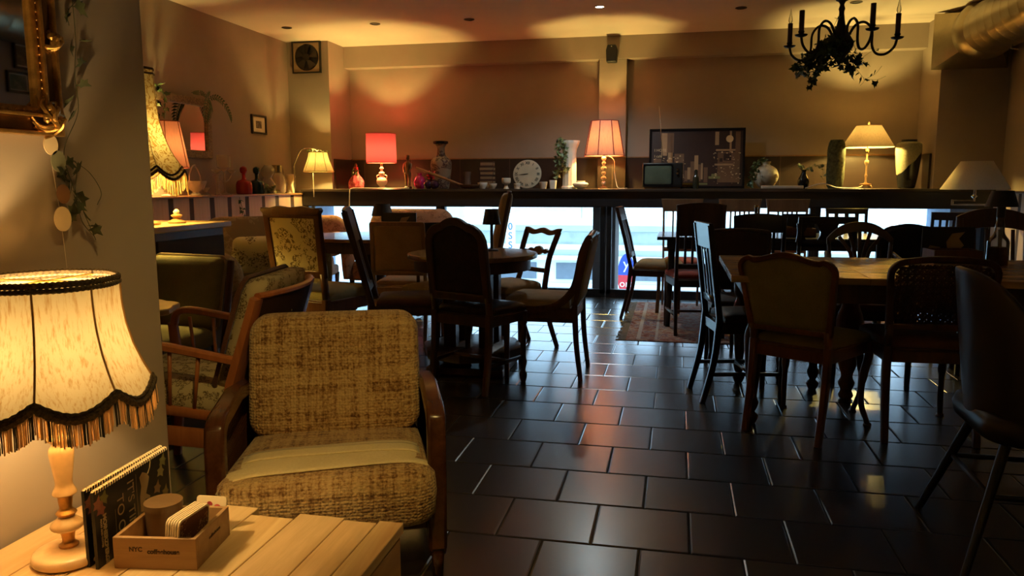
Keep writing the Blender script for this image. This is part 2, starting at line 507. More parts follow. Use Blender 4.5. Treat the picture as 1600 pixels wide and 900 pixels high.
LF = LX+.235
struct('trim_14', B().bb(LX, LF, 1.62, 8.05, 0, 1.075), m, smooth=False)
struct('trim_15', B().bb(LX, LF+.02, 1.62, 8.24, 1.075, 1.095), M['wd_tan'], smooth=False, bevel=.004)
struct('trim_16', B().bb(RX-.12, RX, 3.0, 8.04, 0, 1.10), m, smooth=False)
struct('trim_17', B().bb(RX-.15, RX, 3.0, 8.19, 1.10, 1.12), M['wd_tan'], smooth=False, bevel=.004)

# ------------------------------------------------------------------ ceiling downlights
def downlight(px, py, lab, onn=False, spec=None):
    p = flo(px, py, CZ)
    t = thing('recessed_downlight', lab, 'ceiling light', (p.x, p.y, CZ))
    b = B(); out = []
    b.lathe([(.052, 0), (.052, -.006), (.038, -.008), (.036, 0)], 20, cap=False)
    obj('rim', b, M['wd_dark'] if not onn else M['chrome'], t)
    obj('lamp_face', B().lathe([(.001, -.001), (.037, -.001), (.037, -.003), (.001, -.003)], 20), emit('downlight_face', (.75, 1, .9), 40) if onn else M['black'], t)
    if onn: light('downlight', 'SPOT', (p.x, p.y, CZ-.03), 36, (.8, .95, 1), .03, spot=2.4, blend=.6)
    return t
downlight(448, 43, 'dark ceiling downlight nearest the left wall above the fan box')
downlight(586, 37, 'unlit ceiling downlight above the red drum lamp')
downlight(733, 30, 'dark ceiling downlight between the red drum lamp and the lit downlight')
downlight(937, 10, 'small ceiling downlight shining cool white above the pilaster', True)
downlight(1158, 12, 'unlit ceiling downlight left of the chandelier')
downlight(1338, 3, 'ring shaped ceiling downlight just right of the chandelier stem')

# ------------------------------------------------------------------ outside: the houses across the street
M['fac'] = plain('facade_render', (.72, .76, .74), .9, var=.05, ns=1)
M['fac2'] = plain('facade_pink', (.80, .68, .66), .9, var=.04)
M['facd'] = plain('facade_dark', (.12, .14, .17), .4)
M['facg'] = plain('facade_grey', (.40, .43, .40), .9)
hy = 17.0
t = thing('house', 'pale town house with cornices and dark shopfront glass across the street', 'building', (0, hy, -4))
def fb(name, x0, x1, z0, z1, y0, y1, m): return obj(name, B().bb(x0, x1, y0, y1, z0+4, z1+4), m, t, smooth=False)
fb('wall', -4.6, 14, -4, .35, 0, 6, M['fac'])
fb('cornice', -4.7, 14, .28, .42, -.35, 0, M['fac'])
fb('grey_band', -4.6, 14, -.15, .12, -.06, 0, M['facg'])
fb('sill', -4.7, 14, -.26, -.15, -.25, 0, M['fac'])
fb('sill', -4.7, 14, -.5, -.4, -.2, 0, M['fac'])
for x in range(11):
    fb('window', -4.2+x*1.6, -4.2+x*1.6+1.15, -.95, -.58, -.03, 0, M['facd'])
    fb('window', -4.2+x*1.6, -4.2+x*1.6+1.15, -1.8, -1.25, -.03, 0, M['facd'])
fb('sill', -4.7, 14, -1.15, -1.02, -.2, 0, M['fac'])
b = B()
for x in range(9): b.bb(-4+x*1.9, -3.97+x*1.9, .4, .43, 4.35, 5.6)
b.bb(2.2, 2.24, .6, .63, 4.35, 6.4).bb(1.9, 2.55, .6, .62, 5.9, 5.94).bb(-1.6, -1.57, .6, .63, 4.35, 6.1).bb(-4.5, 14, .4, .42, 4.95, 4.97).bb(-4.5, 14, .4, .42, 5.4, 5.42)
obj('roof_railing', b, M['facg'], t, smooth=False)
t = thing('house', 'pink rendered house rising behind the roof railing of the pale house', 'building', (3, 25, -4))
obj('wall', B().bb(-9, 14, 0, 6, 0, 7.5), M['fac2'], t, smooth=False)
for x in range(5): obj('window', B().bb(-7+x*4, -6+x*4, -.04, 0, 4.9, 5.7), M['fac'], t, smooth=False)
t = thing('house', 'bright white corner house seen through the leftmost window', 'building', (-12, 15, -4))
obj('wall', B().bb(-8, 5.6, 0, 8, 0, 9), M['fac'], t, smooth=False)
for x in range(4): obj('cornice', B().bb(-8, 5.7, -.12, 0, 2.4+x*1.5, 2.46+x*1.5), M['fac'], t, smooth=False)
struct('ground', B().bb(-40, 40, WY+.3, 60, -4.2, -4.0), M['facg'], smooth=False)
# vertical sign on the corner house
t = thing('vertical_shop_sign', 'slim white hanging sign with blue letters on the corner house', 'sign', (-3.05, 14.2, .15))
t.scale = (.55, 1, .55)
obj('board', B().bb(-.16, .16, -.03, .03, -.75, .6), M['white'], t, smooth=False)
obj('bracket', B().bb(-.3, -.16, .0, .02, .4, .43).bb(-.2, -.16, .0, .8, -.4, -.37).bb(-.2, -.16, .0, .8, .4, .43), M['facd'], t, smooth=False)
blue = plain('sign_blue', (.03, .12, .5), .5)
for i, ch in enumerate('0SSO'):
    text('letter', ch, .34, blue, t, Matrix.Translation((0, -.034, .32-.32*i)) @ Matrix.Rotation(PI/2, 4, 'X'), .003, 'CENTER')
# beach flag
t = thing('beach_flag', 'oval advertising flag, blue above and red below, outside the window by the rug', 'flag', (.0, 11.2, -1.2))
p = atY(972, 450, 11.2); q = atY(992, 385, 11.2)
t.location = ((p.x+q.x)/2-.03, 11.2, -.85)
t.scale = (.75, 1, .75)
out = [(.17*math.cos(a), .95+.42*math.sin(a)) for a in [2*PI*i/28 for i in range(28)]]
z_mid = .95
cut = lambda lo: [(x, max(z, z_mid) if lo else min(z, z_mid)) for x, z in out]
obj('cloth', B().prism(cut(True), -.01, .01), plain('flag_blue', (.03, .07, .42), .7), t, smooth=False)
obj('cloth', B().prism(cut(False), -.01, .01), plain('flag_red', (.6, .03, .04), .7), t, smooth=False)
obj('pole', B().tube([(-.175, 0, -2.8), (-.175, 0, 1.0)], .012), M['white'], t)
text('letter', 'y', .3, M['white'], t, Matrix.Translation((0, -.013, 1.08)) @ Matrix.Rotation(PI/2, 4, 'X'), .002, 'CENTER')
text('letter', 'ort', .2, M['white'], t, Matrix.Translation((0, -.013, .72)) @ Matrix.Rotation(PI/2, 4, 'X'), .002, 'CENTER')

# unseen fill spot added under the ceiling to brighten the armchair
t = thing('added_fill_spot', 'added white ceiling spotlight, out of view, brightening the large armchair', 'lamp', (-.15, .75, CZ))
tgt = Vector((-.95, 2.15, .35)); src = Vector((-.15, .75, CZ-.16)); dv = (tgt-src).normalized()
obj('mount', B().lathe([(.04, 0), (.04, -.02), (.012, -.025), (.01, -.12)], 16), M['white'], t)
obj('lamp_head', (lambda b_: b_.tube([-dv*.09, dv*.03], .045, 18))(B()), M['white'], t, loc=(0, 0, -.16))
light('fill_spot_light', 'SPOT', Vector((0, 0, -.16))+dv*.04, SPOTW, (1, .68, .2), .03, t, spot=math.radians(46), blend=.7, rot=dv.to_track_quat('-Z', 'Y').to_euler())
# unseen globe pendants added behind the camera as fill light
for x, y in ((2.2, -.3), (1.6, -2.0)):
    t = thing('added_fill_pendant', 'added opal globe pendant giving fill light from behind the camera', 'lamp', (x, y, CZ), 0, 'added fill pendants behind the camera')
    obj('cord', B().tube([(0, 0, 0), (0, 0, -.3)], .004, 6), M['black'], t)
    obj('globe', B().lathe(smooth_prof([(.01, -.3), (.08, -.33), (.11, -.42), (.08, -.51), (.01, -.54)], 4), 24), shade_mat('opal_glass', (1, .9, .75), .6, .3), t)
    light('globe_fill_light', 'POINT', (0, 0, -.42), 17, WARM, .05, t)
# ================================================================== LAMPS
GZ = LEDGE
def bulb(parent, loc, p, color=WARM, r=.03, glow=8):
    obj('bulb', B().lathe([(.001, -.03), (.018, -.025), (.026, 0), (.024, .018), (.012, .034), (.001, .04)], 12, c=loc), M['bulb'], parent)
    light('bulb_light', 'POINT', loc, p, color, r, parent)
def cone_shade(parent, prof, mat, seg=40, trim=None, fn=None, name='lamp_shade', rim=.004):
    s = obj(name, B().lathe(prof, seg, fn=fn, cap=False), mat, parent)
    if trim:
        for r, z in (prof[0], prof[-1]):
            pts = [(r*(fn(a, z) if fn else 1)*math.cos(a), r*(fn(a, z) if fn else 1)*math.sin(a), z) for a in [2*PI*k/seg for k in range(seg)]]
            obj('shade_trim', B().tube(pts, rim, 6, closed=True), trim, s)
    return s
def spider(parent, z, r, zb):
    b = B().tube([(-r, 0, z), (r, 0, z)], .0025, 5).tube([(0, -r, z), (0, r, z)], .0025, 5).tube([(0, 0, zb), (0, 0, z)], .004, 6)
    obj('shade_carrier', b, M['brass'], parent)
def ribs(parent, prof, angs, mat, r=.003, fn=None, off=.002):
    for a in angs:
        pts = [((q+off)*(fn(a, z) if fn else 1)*math.cos(a), (q+off)*(fn(a, z) if fn else 1)*math.sin(a), z) for q, z in prof]
        obj('shade_rib', B().tube(pts, r, 5), mat, parent)
def socket(parent, z0, z1): obj('socket', B().lathe([(.014, z0), (.016, z0+.005), (.016, z1-.005), (.012, z1)], 12), M['brass'], parent)

# --- red drum lamp
p = atY(597, 292, 8.33)
t = thing('table_lamp', 'lit table lamp with a red drum shade on a cream urn shaped base', 'lamp', (p.x, 8.33, GZ))
obj('base', B().lathe(smooth_prof([(.052, 0), (.052, .012), (.03, .02), (.03, .03), (.055, .055), (.062, .085), (.05, .115), (.022, .14), (.024, .15)]), 24), M['cream'], t)
for s_ in (-1, 1): obj('handle', B().tube(smooth_path([(s_*.05, 0, .11), (s_*.062, 0, .14), (s_*.045, 0, .155), (s_*.02, 0, .148)]), .006, 6), M['cream'], t)
obj('stem', B().lathe(smooth_prof([(.014, .145), (.03, .165), (.034, .18), (.014, .2), (.012, .21), (.02, .222), (.024, .232), (.013, .25), (.012, .262)], 3), 20), M['cream'], t)
socket(t, .26, .31)
rs = shade_mat('red_shade_cloth', (.95, .16, .28), .5, .055)
cone_shade(t, [(.172, .295), (.168, .62)], rs, trim=plain('red_trim', (.4, .03, .04), .7))
spider(t, .6, .165, .31)
bulb(t, (0, 0, .42), 42)
# --- salmon panelled lamp by the pilaster
p = atY(943, 292, 8.33)
t = thing('table_lamp', 'lit table lamp with a salmon, dark ribbed shade and beaded stem before the pilaster', 'lamp', (p.x, 8.33, GZ))
obj('base', B().lathe([(.05, 0), (.05, .01), (.03, .02), (.015, .03), (.012, .04)], 20), M['wd_mid'], t)
pr = []
for k, r in enumerate((.024, .03, .024, .032, .022, .026)):
    z = .035+k*.052
    pr += [(.010, z), (r*.8, z+.012), (r, z+.026), (r*.8, z+.04), (.010, z+.05)]
obj('stem', B().lathe(smooth_prof(pr, 3), 18), M['cream'], t)
socket(t, .35, .4)
ss = shade_mat('salmon_shade_cloth', (.95, .42, .34), .5, .06, streak=.15)
hexf = lambda a, z: math.cos(PI/8)/math.cos(((a+.2) % (PI/4))-PI/8)
sp = [(.222, .35), (.215, .37), (.15, .715)]
sh = cone_shade(t, sp, ss, 48, trim=plain('maroon_trim', (.25, .03, .03), .8), fn=hexf)
ribs(sh, sp, [-.2+PI/4*k for k in range(8)], plain('maroon_rib', (.2, .015, .02), .8), .005, hexf)
spider(t, .69, .15, .4)
bulb(t, (0, 0, .5), 32)
obj('flex', B().tube(smooth_path([(.03, -.03, .36), (.11, -.05, .3), (.12, -.06, .18), (.14, -.08, .07), (.17, -.12, .006), (.26, -.1, .004)]), .004, 6), M['cord'], t)
# --- beige lamp on the right
p = atY(1352, 291, 8.33)
t = thing('table_lamp', 'lit table lamp with a wide beige tapered shade on a slim turned stem', 'lamp', (p.x, 8.33, GZ))
obj('base', B().lathe([(.055, .03), (.055, .045), (.02, .052), (.012, .06)], 20), M['wd_tan'], t)
for k in range(4):
    a = PI/4+PI/2*k
    obj('foot', B().tube(smooth_path([(.04*math.cos(a), .04*math.sin(a), .035), (.065*math.cos(a), .065*math.sin(a), .02), (.07*math.cos(a), .07*math.sin(a), .007)], 3), .007, 6), M['wd_tan'], t)
obj('stem', B().lathe(smooth_prof([(.012, .05), (.009, .1), (.014, .13), (.009, .15), (.008, .22), (.02, .25), (.02, .275), (.009, .29), (.007, .36)], 3), 16), M['cream'], t)
socket(t, .35, .39)
bs_ = shade_mat('beige_shade_cloth', (.95, .66, .40), .5, .035, streak=.2)
rect = lambda a, z: 1/max(abs(math.cos(a)), abs(math.sin(a))*1.0)**.35
cone_shade(t, [(.24, .41), (.115, .62)], bs_, 44, trim=plain('beige_trim', (.5, .33, .18), .8), fn=rect)
spider(t, .615, .1, .39)
obj('finial', B().lathe([(.005, .61), (.012, .63), (.010, .65), (.003, .66)], 10), M['cream'], t)
bulb(t, (0, 0, .49), 48, WARM, r=.018)
# --- small arc lamp by the left pier
p = atY(462, 318, 7.9)
t = thing('floor_lamp', 'lit arched floor lamp with a small cream bell shade beside the left pier', 'lamp', (p.x, 7.9, 0))
ap = atY(497, 238, 7.9); dx = ap.x-p.x; zt = ap.z
obj('base', B().lathe([(.12, 0), (.12, .015), (.03, .03), (.012, .05)], 20), M['wd_dark'], t)
obj('pole', B().tube(smooth_path([(0, 0, .04), (0, 0, .8), (0, 0, 1.3), (.01, 0, zt-.12), (dx*.35, 0, zt+.035), (dx*.8, 0, zt+.04), (dx, 0, zt+.02)]), .008, 8), M['chrome'], t)
sh_s = shade_mat('cream_shade_cloth', (.85, .6, .33), .5, .12, streak=.25)
bell = smooth_prof([(.168, -.21), (.15, -.16), (.118, -.08), (.1, 0)], 4)
bellw = [(r, z+zt) for r, z in bell]
st = B().lathe(bellw, 32, c=(dx, 0, 0), cap=False)
s_ = obj('lamp_shade', st, sh_s, t)
for r, z in (bellw[0], bellw[-1]):
    obj('shade_trim', B().tube([(dx+r*math.cos(a), r*math.sin(a), z) for a in [2*PI*k/24 for k in range(24)]], .004, 5, closed=True), M['wd_tan'], s_)
for k in range(8):
    a = PI/4*k+.2
    obj('shade_rib', B().tube([(dx+(r+.002)*math.cos(a), (r+.002)*math.sin(a), z) for r, z in bellw], .0025, 5), M['wd_tan'], s_)
lb = B()
for k in range(26):
    a = random.uniform(0, 2*PI); lb.leaf((dx+.1*math.cos(a), .1*math.sin(a), zt+.01), (math.cos(a), math.sin(a), random.uniform(-.4, 1)), random.uniform(.02, .035))
obj('leaf_trim', lb, M['leafl'], s_)
pb = B()
for k in range(16): pb.lathe([(.001, 0), (.006, .006), (.001, .012)], 8, c=(dx-.06, -.02, zt-.24-.0165*k))
obj('bead_pull', pb, M['cream'], t)
bulb(t, (dx, 0, zt-.1), 14, WARM, r=.02)
# --- unlit swing arm lamp on the right wall ledge
c = atY(1523, 298, 7.55)
t = thing('wall_lamp', 'pale tapered shade on a chrome swing arm over the right end of the window', 'lamp', (c.x, 7.55, 0))
ct = atY(1523, 252, 7.55).z; cb = atY(1523, 296, 7.55).z
obj('lamp_shade', B().lathe([(.275, cb), (.125, ct)], 40, cap=False), shade_mat('pale_shade_cloth', (.75, .62, .42), .35, .5, streak=.1), t)
obj('socket', B().lathe([(.012, cb-.075), (.026, cb-.06), (.012, cb-.045), (.014, cb-.03), (.014, cb+.04)], 14), M['chrome'], t)
ar = B().tube([(0, 0, cb-.075), (0, 0, cb-.105)], .01, 8)
ar.tube([(0, 0, cb-.10), (-.17, .02, cb-.10)], .009, 8).tube([(-.17, .02, cb-.09), (-.17, .02, cb-.14)], .012, 8).tube([(-.17, .02, cb-.135), (.2, .06, cb-.135), (RX-c.x-.12, .1, cb-.135)], .009, 8)
obj('swing_arm', ar, M['chrome'], t)
obj('shade_carrier', B().tube([(-.125, 0, ct-.004), (.125, 0, ct-.004)], .003, 5).tube([(0, -.125, ct-.004), (0, .125, ct-.004)], .003, 5).tube([(0, 0, cb), (0, 0, ct-.004)], .004, 5), M['chrome'], t)
# --- grey shaded lamp at the right frame edge
t = thing('table_lamp', 'unlit grey bell shaded lamp on the right wall ledge, cut by the photo edge', 'lamp', (RX-.26, 6.75, 0))
t.location = (RX-.13, 6.95, 1.12)
obj('lamp_shade', B().lathe(smooth_prof([(.13, .03), (.11, .08), (.075, .17), (.06, .24)], 4), 30, cap=False), shade_mat('grey_shade', (.22, .19, .15), .2, .5), t)
obj('base', B().lathe([(.07, 0), (.07, .01), (.015, .02), (.012, .2)], 18), M['wd_dark'], t)

# --- bell shade with hanging fringe: the tall lamp on the cabinet and the big lamp in front
def bell_lamp(t, H0, zt, zb, rt, rb, npan, rot, sc, mat, braid, ribm, frm, frm2, fr, fdouble=True, prof=None, groups=5, braidr=.006):
    prof = prof or (lambda v: rt+(rb-rt)*(.12*v+.88*v**2.6))
    nA = npan*10
    def rad(a, v):
        ph = ((a-rot) % (2*PI/npan))/(2*PI/npan)     # 0 at a rib
        return prof(v)*(1-.035*math.sin(PI*ph)*(1-.0*v) + .03*v*0)
    def zz(a, v):
        ph = ((a-rot) % (2*PI/npan))/(2*PI/npan)
        return zt + (zb - sc*(math.sin(PI*ph)**1.0) - zt)*v
    b = B(); nV = 14
    rings = [[(rad(2*PI*k/nA+rot, v/nV)*math.cos(2*PI*k/nA+rot), rad(2*PI*k/nA+rot, v/nV)*math.sin(2*PI*k/nA+rot), zz(2*PI*k/nA+rot, v/nV)) for k in range(nA)] for v in range(nV+1)]
    b.quadstrip(rings, capa=False, capb=False)
    s = obj('lamp_shade', b, mat, t, angle=60)
    for k in range(npan):
        a = rot+2*PI*k/npan
        obj('shade_rib', B().tube([((rad(a, v/nV)+.0015)*math.cos(a), (rad(a, v/nV)+.0015)*math.sin(a), zz(a, v/nV)) for v in range(nV+1)], .0022*rt/.13, 5), ribm, s)
    # braids: twisted cord of small knots
    def braid_at(v, off, r, nm):
        bb = B(); n = nA*2
        pts = []; rr = []
        for k in range(n):
            a = rot+2*PI*k/n
            R = rad(a, v)+off
            pts.append((R*math.cos(a), R*math.sin(a), zz(a, v)))
        bb.tube(pts, [(r*(1+.3*(k % 2)), r*(1.5+.5*(k % 2))) for k in range(n)], 6, closed=True)
        obj(nm, bb, braid, s)
    braid_at(0.0, .001, braidr*.75, 'top_braid')
    braid_at(0.045, .002, braidr*.6, 'top_braid')
    braid_at(1.0, .003, braidr, 'bottom_braid')
    braid_at(.96, .004, braidr*.7, 'bottom_braid')
    # fringe threads
    f1, f2 = B(), B(); n = npan*groups*10
    for k in range(n):
        a = rot+2*PI*k/n+random.uniform(-.002, .002)
        g = (1 if k % 10 >= 7 else 0) if frm2 else 0
        R = rad(a, 1)+.004; z0 = zz(a, 1)-.004
        L = fr*random.uniform(.88, 1.06); w = R*2*PI/n*(.62 if frm2 else .36)
        ca, sa = math.cos(a), math.sin(a); R2 = R+random.uniform(-.003, .003)
        (f2 if g else f1).tube([(R*ca, R*sa, z0), (R2*ca, R2*sa, z0-L*.5), ((R2+.001)*ca, (R2+.001)*sa, z0-L)], (w, w*.5), 4, ref=(ca, sa, 0))
    o1 = obj('fringe', f1, frm, s); 
    if frm2: o2 = obj('fringe', f2, frm2, s)
    for o_ in ([o1, o2] if frm2 else [o1]): pass
    return s
# big lamp in front
t = thing('table_lamp', 'large lit lamp with a scalloped cream bell shade and tasselled fringe on the plank table', 'lamp', (-1.10, 1.155, .5))
lampmat = shade_mat('cream_silk_shade', (.97, .80, .52), .5, .125, sc=(120, 120, 14), c2=(.74, .46, .2))
braid_m = plain('dark_braid', (.085, .055, .028), .8, ns=200, var=.8)
fr_gold = shade_mat('gold_fringe', (.95, .62, .32), .4, .25)
fr_dark = plain('dark_fringe', (.045, .035, .018), .9)
def prof_big(v):
    pts = [(0, .116), (.25, .117), (.45, .122), (.65, .132), (.82, .145), (1, .162)]
    for (a, x), (b_, y) in zip(pts, pts[1:]):
        if v <= b_: return x+(y-x)*(v-a)/(b_-a)
    return pts[-1][1]
bell_lamp(t, 0, .532, .335, .116, .160, 8, math.radians(-58), .030, lampmat, braid_m, plain('rib_tan', (.5, .27, .1), .8), fr_gold, fr_dark, .042, prof=prof_big, braidr=.0042)
onyx = plain('onyx', (.80, .55, .32), .22, var=.25, ns=10)
obj('base', B().lathe(smooth_prof([(.052, 0), (.062, .004), (.063, .014), (.055, .022), (.02, .026)], 4), 32), onyx, t)
obj('collar', B().lathe(smooth_prof([(.016, .024), (.017, .03), (.011, .036), (.012, .05), (.014, .056)], 3), 20), M['gold'], t)
obj('stem', B().lathe(smooth_prof([(.012, .055), (.026, .062), (.028, .07), (.018, .08), (.010, .086)], 4), 24), onyx, t)
obj('collar', B().lathe(smooth_prof([(.012, .085), (.018, .092), (.011, .1), (.012, .112), (.013, .125)], 3), 20), M['gold'], t)
obj('stem', B().lathe(smooth_prof([(.012, .125), (.021, .13), (.015, .146), (.016, .165), (.020, .195), (.021, .213), (.015, .224), (.018, .229), (.023, .236), (.016, .245), (.017, .255), (.022, .272), (.022, .29), (.017, .31), (.010, .33)], 4), 28), onyx, t)
socket(t, .33, .375)
bulb(t, (0.0, 0, .39), 7.5, (1, .70, .27), r=.02, glow=12)
obj('shade_carrier', B().tube([(-.12, 0, .528), (.12, 0, .528)], .002, 5).tube([(0, -.12, .528), (0, .12, .528)], .002, 5).tube([(0, 0, .375), (.02, .02, .45), (0, 0, .528)], .003, 5), M['brass'], t)
# the tall fringed lamp on the cabinet
t = thing('table_lamp', 'tall lit lamp with a vine patterned bell shade and long fringe on the dark cabinet', 'lamp', (-3.18, 4.12, .951))
lm2 = shade_mat('vine_shade_cloth', (.92, .74, .46), .5, .045, pattern=26, c2=(.55, .34, .13))
def prof_t(v):
    pts = [(0, .105), (.3, .112), (.5, .125), (.68, .155), (.82, .19), (1, .262)]
    for (a, x), (b_, y) in zip(pts, pts[1:]):
        if v <= b_: return x+(y-x)*(v-a)/(b_-a)
    return pts[-1][1]
bell_lamp(t, 0, .93, .33, .1, .26, 8, math.radians(12), .055, lm2, plain('brown_braid', (.09, .05, .022), .8), plain('rib_brown', (.25, .12, .04), .8), shade_mat('gold_fringe_long', (.85, .6, .3), .4, .2), None, .10, prof=prof_t, groups=4, braidr=.0055)
obj('base', B().lathe(smooth_prof([(.09, 0), (.09, .015), (.05, .03), (.03, .045), (.05, .07), (.052, .1), (.03, .14), (.018, .18), (.03, .22), (.018, .26), (.014, .34)], 3), 28), M['wd_tan'], t)
bulb(t, (0, 0, .5), 50, WARM, r=.03)
obj('shade_carrier', B().tube([(-.1, 0, .92), (.1, 0, .92)], .003, 5).tube([(0, 0, .34), (0, 0, .92)], .004, 5), M['brass'], t)
# salmon lamp on the left ledge
q = flo(262, 318, 1.095)
yy = 5.75; xx = LX+.16
t = thing('table_lamp', 'lit salmon tapered shade lamp on the left ledge, in front of the wall mirror', 'lamp', (xx+.03, yy, 1.095))
sp = [(.175, .24), (.115, .62)]
sh = cone_shade(t, sp, ss, 40, trim=plain('maroon_trim2', (.3, .05, .03), .8))
ribs(sh, sp, [PI/3*k+.1 for k in range(6)], plain('rib2', (.4, .08, .04), .8), .003)
obj('base', B().lathe(smooth_prof([(.06, 0), (.06, .012), (.02, .03), (.03, .08), (.035, .11), (.015, .16), (.012, .26)], 3), 24), M['cream'], t)
spider(t, .61, .11, .26)
bulb(t, (0, 0, .4), 20, WARM)

# --- chandelier
c = flo(1313, 0, CZ)
CHY = 4.9
c = atY(1313, 60, CHY); czz = c.z
t = thing('chandelier', 'dark wrought iron chandelier with candle arms hanging from the ceiling', 'chandelier', (c.x, CHY, CZ))
Zc = lambda py: atY(1313, py, CHY).z-CZ
obj('canopy', B().lathe([(.05, 0), (.05, -.015), (.02, -.04), (.008, -.045)], 18), M['iron'], t)
obj('rod', B().tube([(0, 0, -.04), (0, 0, Zc(0))], .006, 6), M['iron'], t)
z0, z1 = Zc(0), Zc(100)
def zl(f): return z0+(z1-z0)*f
obj('stem', B().lathe(smooth_prof([(.012, zl(-.02)), (.036, zl(0)), (.02, zl(.03)), (.012, zl(.08)), (.018, zl(.14)), (.014, zl(.2)), (.022, zl(.36)), (.032, zl(.44)), (.05, zl(.55)), (.075, zl(.68)), (.06, zl(.8)), (.03, zl(.9)), (.012, zl(.98)), (.004, zl(1.02))], 3), 20), M['iron'], t)
pz = Zc(62)
sc_ = CHY/1193*1.02
for k in range(5):
    a = math.radians(90+8+72*k) if False else math.radians(2+72*k)
    R = .31
    ca, sa = math.cos(a), math.sin(a)
    d = Zc(85)
    pts = smooth_path([(.04, 0, Zc(58)), (.08, 0, Zc(40)), (.13, 0, Zc(36)), (.17, 0, Zc(48)), (.175, 0, Zc(72)), (.2, 0, d), (.25, 0, d-.005), (.295, 0, Zc(76)), (R, 0, pz)], 5)
    pts = [(p_.x*ca, p_.x*sa, p_.z) for p_ in pts]
    arm = obj('arm', B().tube(pts, .0075, 6), M['iron'], t)
    obj('candle_cup', B().lathe([(.004, pz-.012), (.03, pz-.004), (.036, pz+.004), (.012, pz+.006), (.018, pz+.02), (.012, pz+.03)], 14, c=(R*ca, R*sa, 0)), M['iron'], arm)
    obj('candle_sleeve', B().lathe([(.0145, pz+.02), (.0145, pz+.135), (.004, pz+.137)], 12, c=(R*ca, R*sa, 0)), M['wd_dark'], arm)
    if k in (0, 2): obj('candle_bulb', B().lathe(smooth_prof([(.006, pz+.135), (.0125, pz+.155), (.006, pz+.19), (.001, pz+.222)], 3), 10, c=(R*ca, R*sa, 0)), M['clearglass'], arm)
def vine_mesh(paths, lsz, dens, b=None, r=.0022, hang=1):
    b = b or B()
    for P in paths:
        P = smooth_path(P, 6)
        b.tube(P, r, 4)
        for p0, p1 in zip(P, P[1:]):
            L = (p1-p0).length
            k = dens*L
            n = int(k) + (random.random() < k-int(k))
            for _ in range(n):
                q_ = p0.lerp(p1, random.random())
                d = Vector((random.uniform(-1, 1), random.uniform(-1, 1), random.uniform(-1.2, .4)))
                b.leaf(q_+d.normalized()*lsz*.3, d, lsz*random.uniform(.6, 1.25))
    return b
paths = []
random.seed(11)
for k in range(16):
    a = random.uniform(0, 2*PI); r0 = random.uniform(.02, .08)
    z_ = Zc(random.uniform(50, 88))
    paths.append([(r0*math.cos(a), r0*math.sin(a), z_), ((r0+.07)*math.cos(a+.4), (r0+.07)*math.sin(a+.4), z_-random.uniform(-.02, .06)), ((r0+.1)*math.cos(a+.9), (r0+.1)*math.sin(a+.9), z_-random.uniform(.03, .1))])
b = vine_mesh(paths, .038, 110)
def cp(px, py, dy=0):
    q_ = atY(px, py, CHY+dy); return (q_.x-c.x, q_.y-CHY, q_.z-CZ)
for dy in (-.05, 0, .06):
    vine_mesh([[cp(1290, 72, dy), cp(1270, 88, dy), cp(1258, 105, dy), cp(1248, 118, dy)], [cp(1296, 80, dy), cp(1280, 98, dy), cp(1272, 116, dy), cp(1264, 132, dy)], [cp(1262, 84, dy), cp(1250, 98, dy), cp(1246, 112, dy)]], .04, 60, b)
vine_mesh([[cp(1325, 85), cp(1335, 104), cp(1350, 124), cp(1344, 134)], [cp(1352, 124), cp(1368, 115), cp(1378, 103)], [cp(1322, 90), cp(1328, 118)], [cp(1345, 92), cp(1362, 80), cp(1372, 76)], [cp(1355, 124), cp(1372, 124), cp(1384, 119)], [cp(1300, 45), cp(1308, 30), cp(1304, 28)], [cp(1330, 60), cp(1342, 88), cp(1360, 104)]], .036, 17, b, r=.0014)
ivy = obj('ivy_garland', b, M['leaf']); ivy.location = (c.x, CHY, CZ)
tag(ivy, 'artificial ivy wound through and trailing from the chandelier', 'garland')
# ================================================================== THINGS ON THE BACK LEDGE
def deg_(a): return a*PI/180
def L(px, y=8.33): return atY(px, 292, y).x
def sz(px, y=8.33): return px*y/1193*1.03
def lathe_thing(name, label, cat, px, prof, mat, y=8.33, seg=26, group=None, z=GZ, fn=None, x=None):
    o = obj(name, B().lathe(smooth_prof(prof, 3), seg, fn=fn), mat)
    o.location = (L(px, y) if x is None else x, y, z)
    return tag(o, label, cat, group)
# wrapped pink bottle
t = thing('wrapped_bottle', 'pink net wrapped flask with raffia beside the red drum lamp', 'bottle', (L(557), 8.33, GZ))
obj('body', B().lathe(smooth_prof([(.075, 0), (.088, .03), (.085, .08), (.06, .13), (.03, .17), (.024, .22), (.026, .25)], 4), 24, fn=lambda a, z: 1+.06*math.sin(9*a+30*z)), patterned('pink_net', (.30, .03, .05), (.6, .2, .17), 60), t)
obj('stopper', B().lathe([(.014, .25), (.018, .265), (.008, .29)], 10), M['wd_mid'], t)
vb = B()
for k in range(26): vb.leaf((random.uniform(-.03, .03), -.02, random.uniform(.15, .22)), (random.uniform(-1, 1), random.uniform(-1, .2), random.uniform(-1, .5)), .035)
obj('raffia_bow', vb, M['leafl'], t)
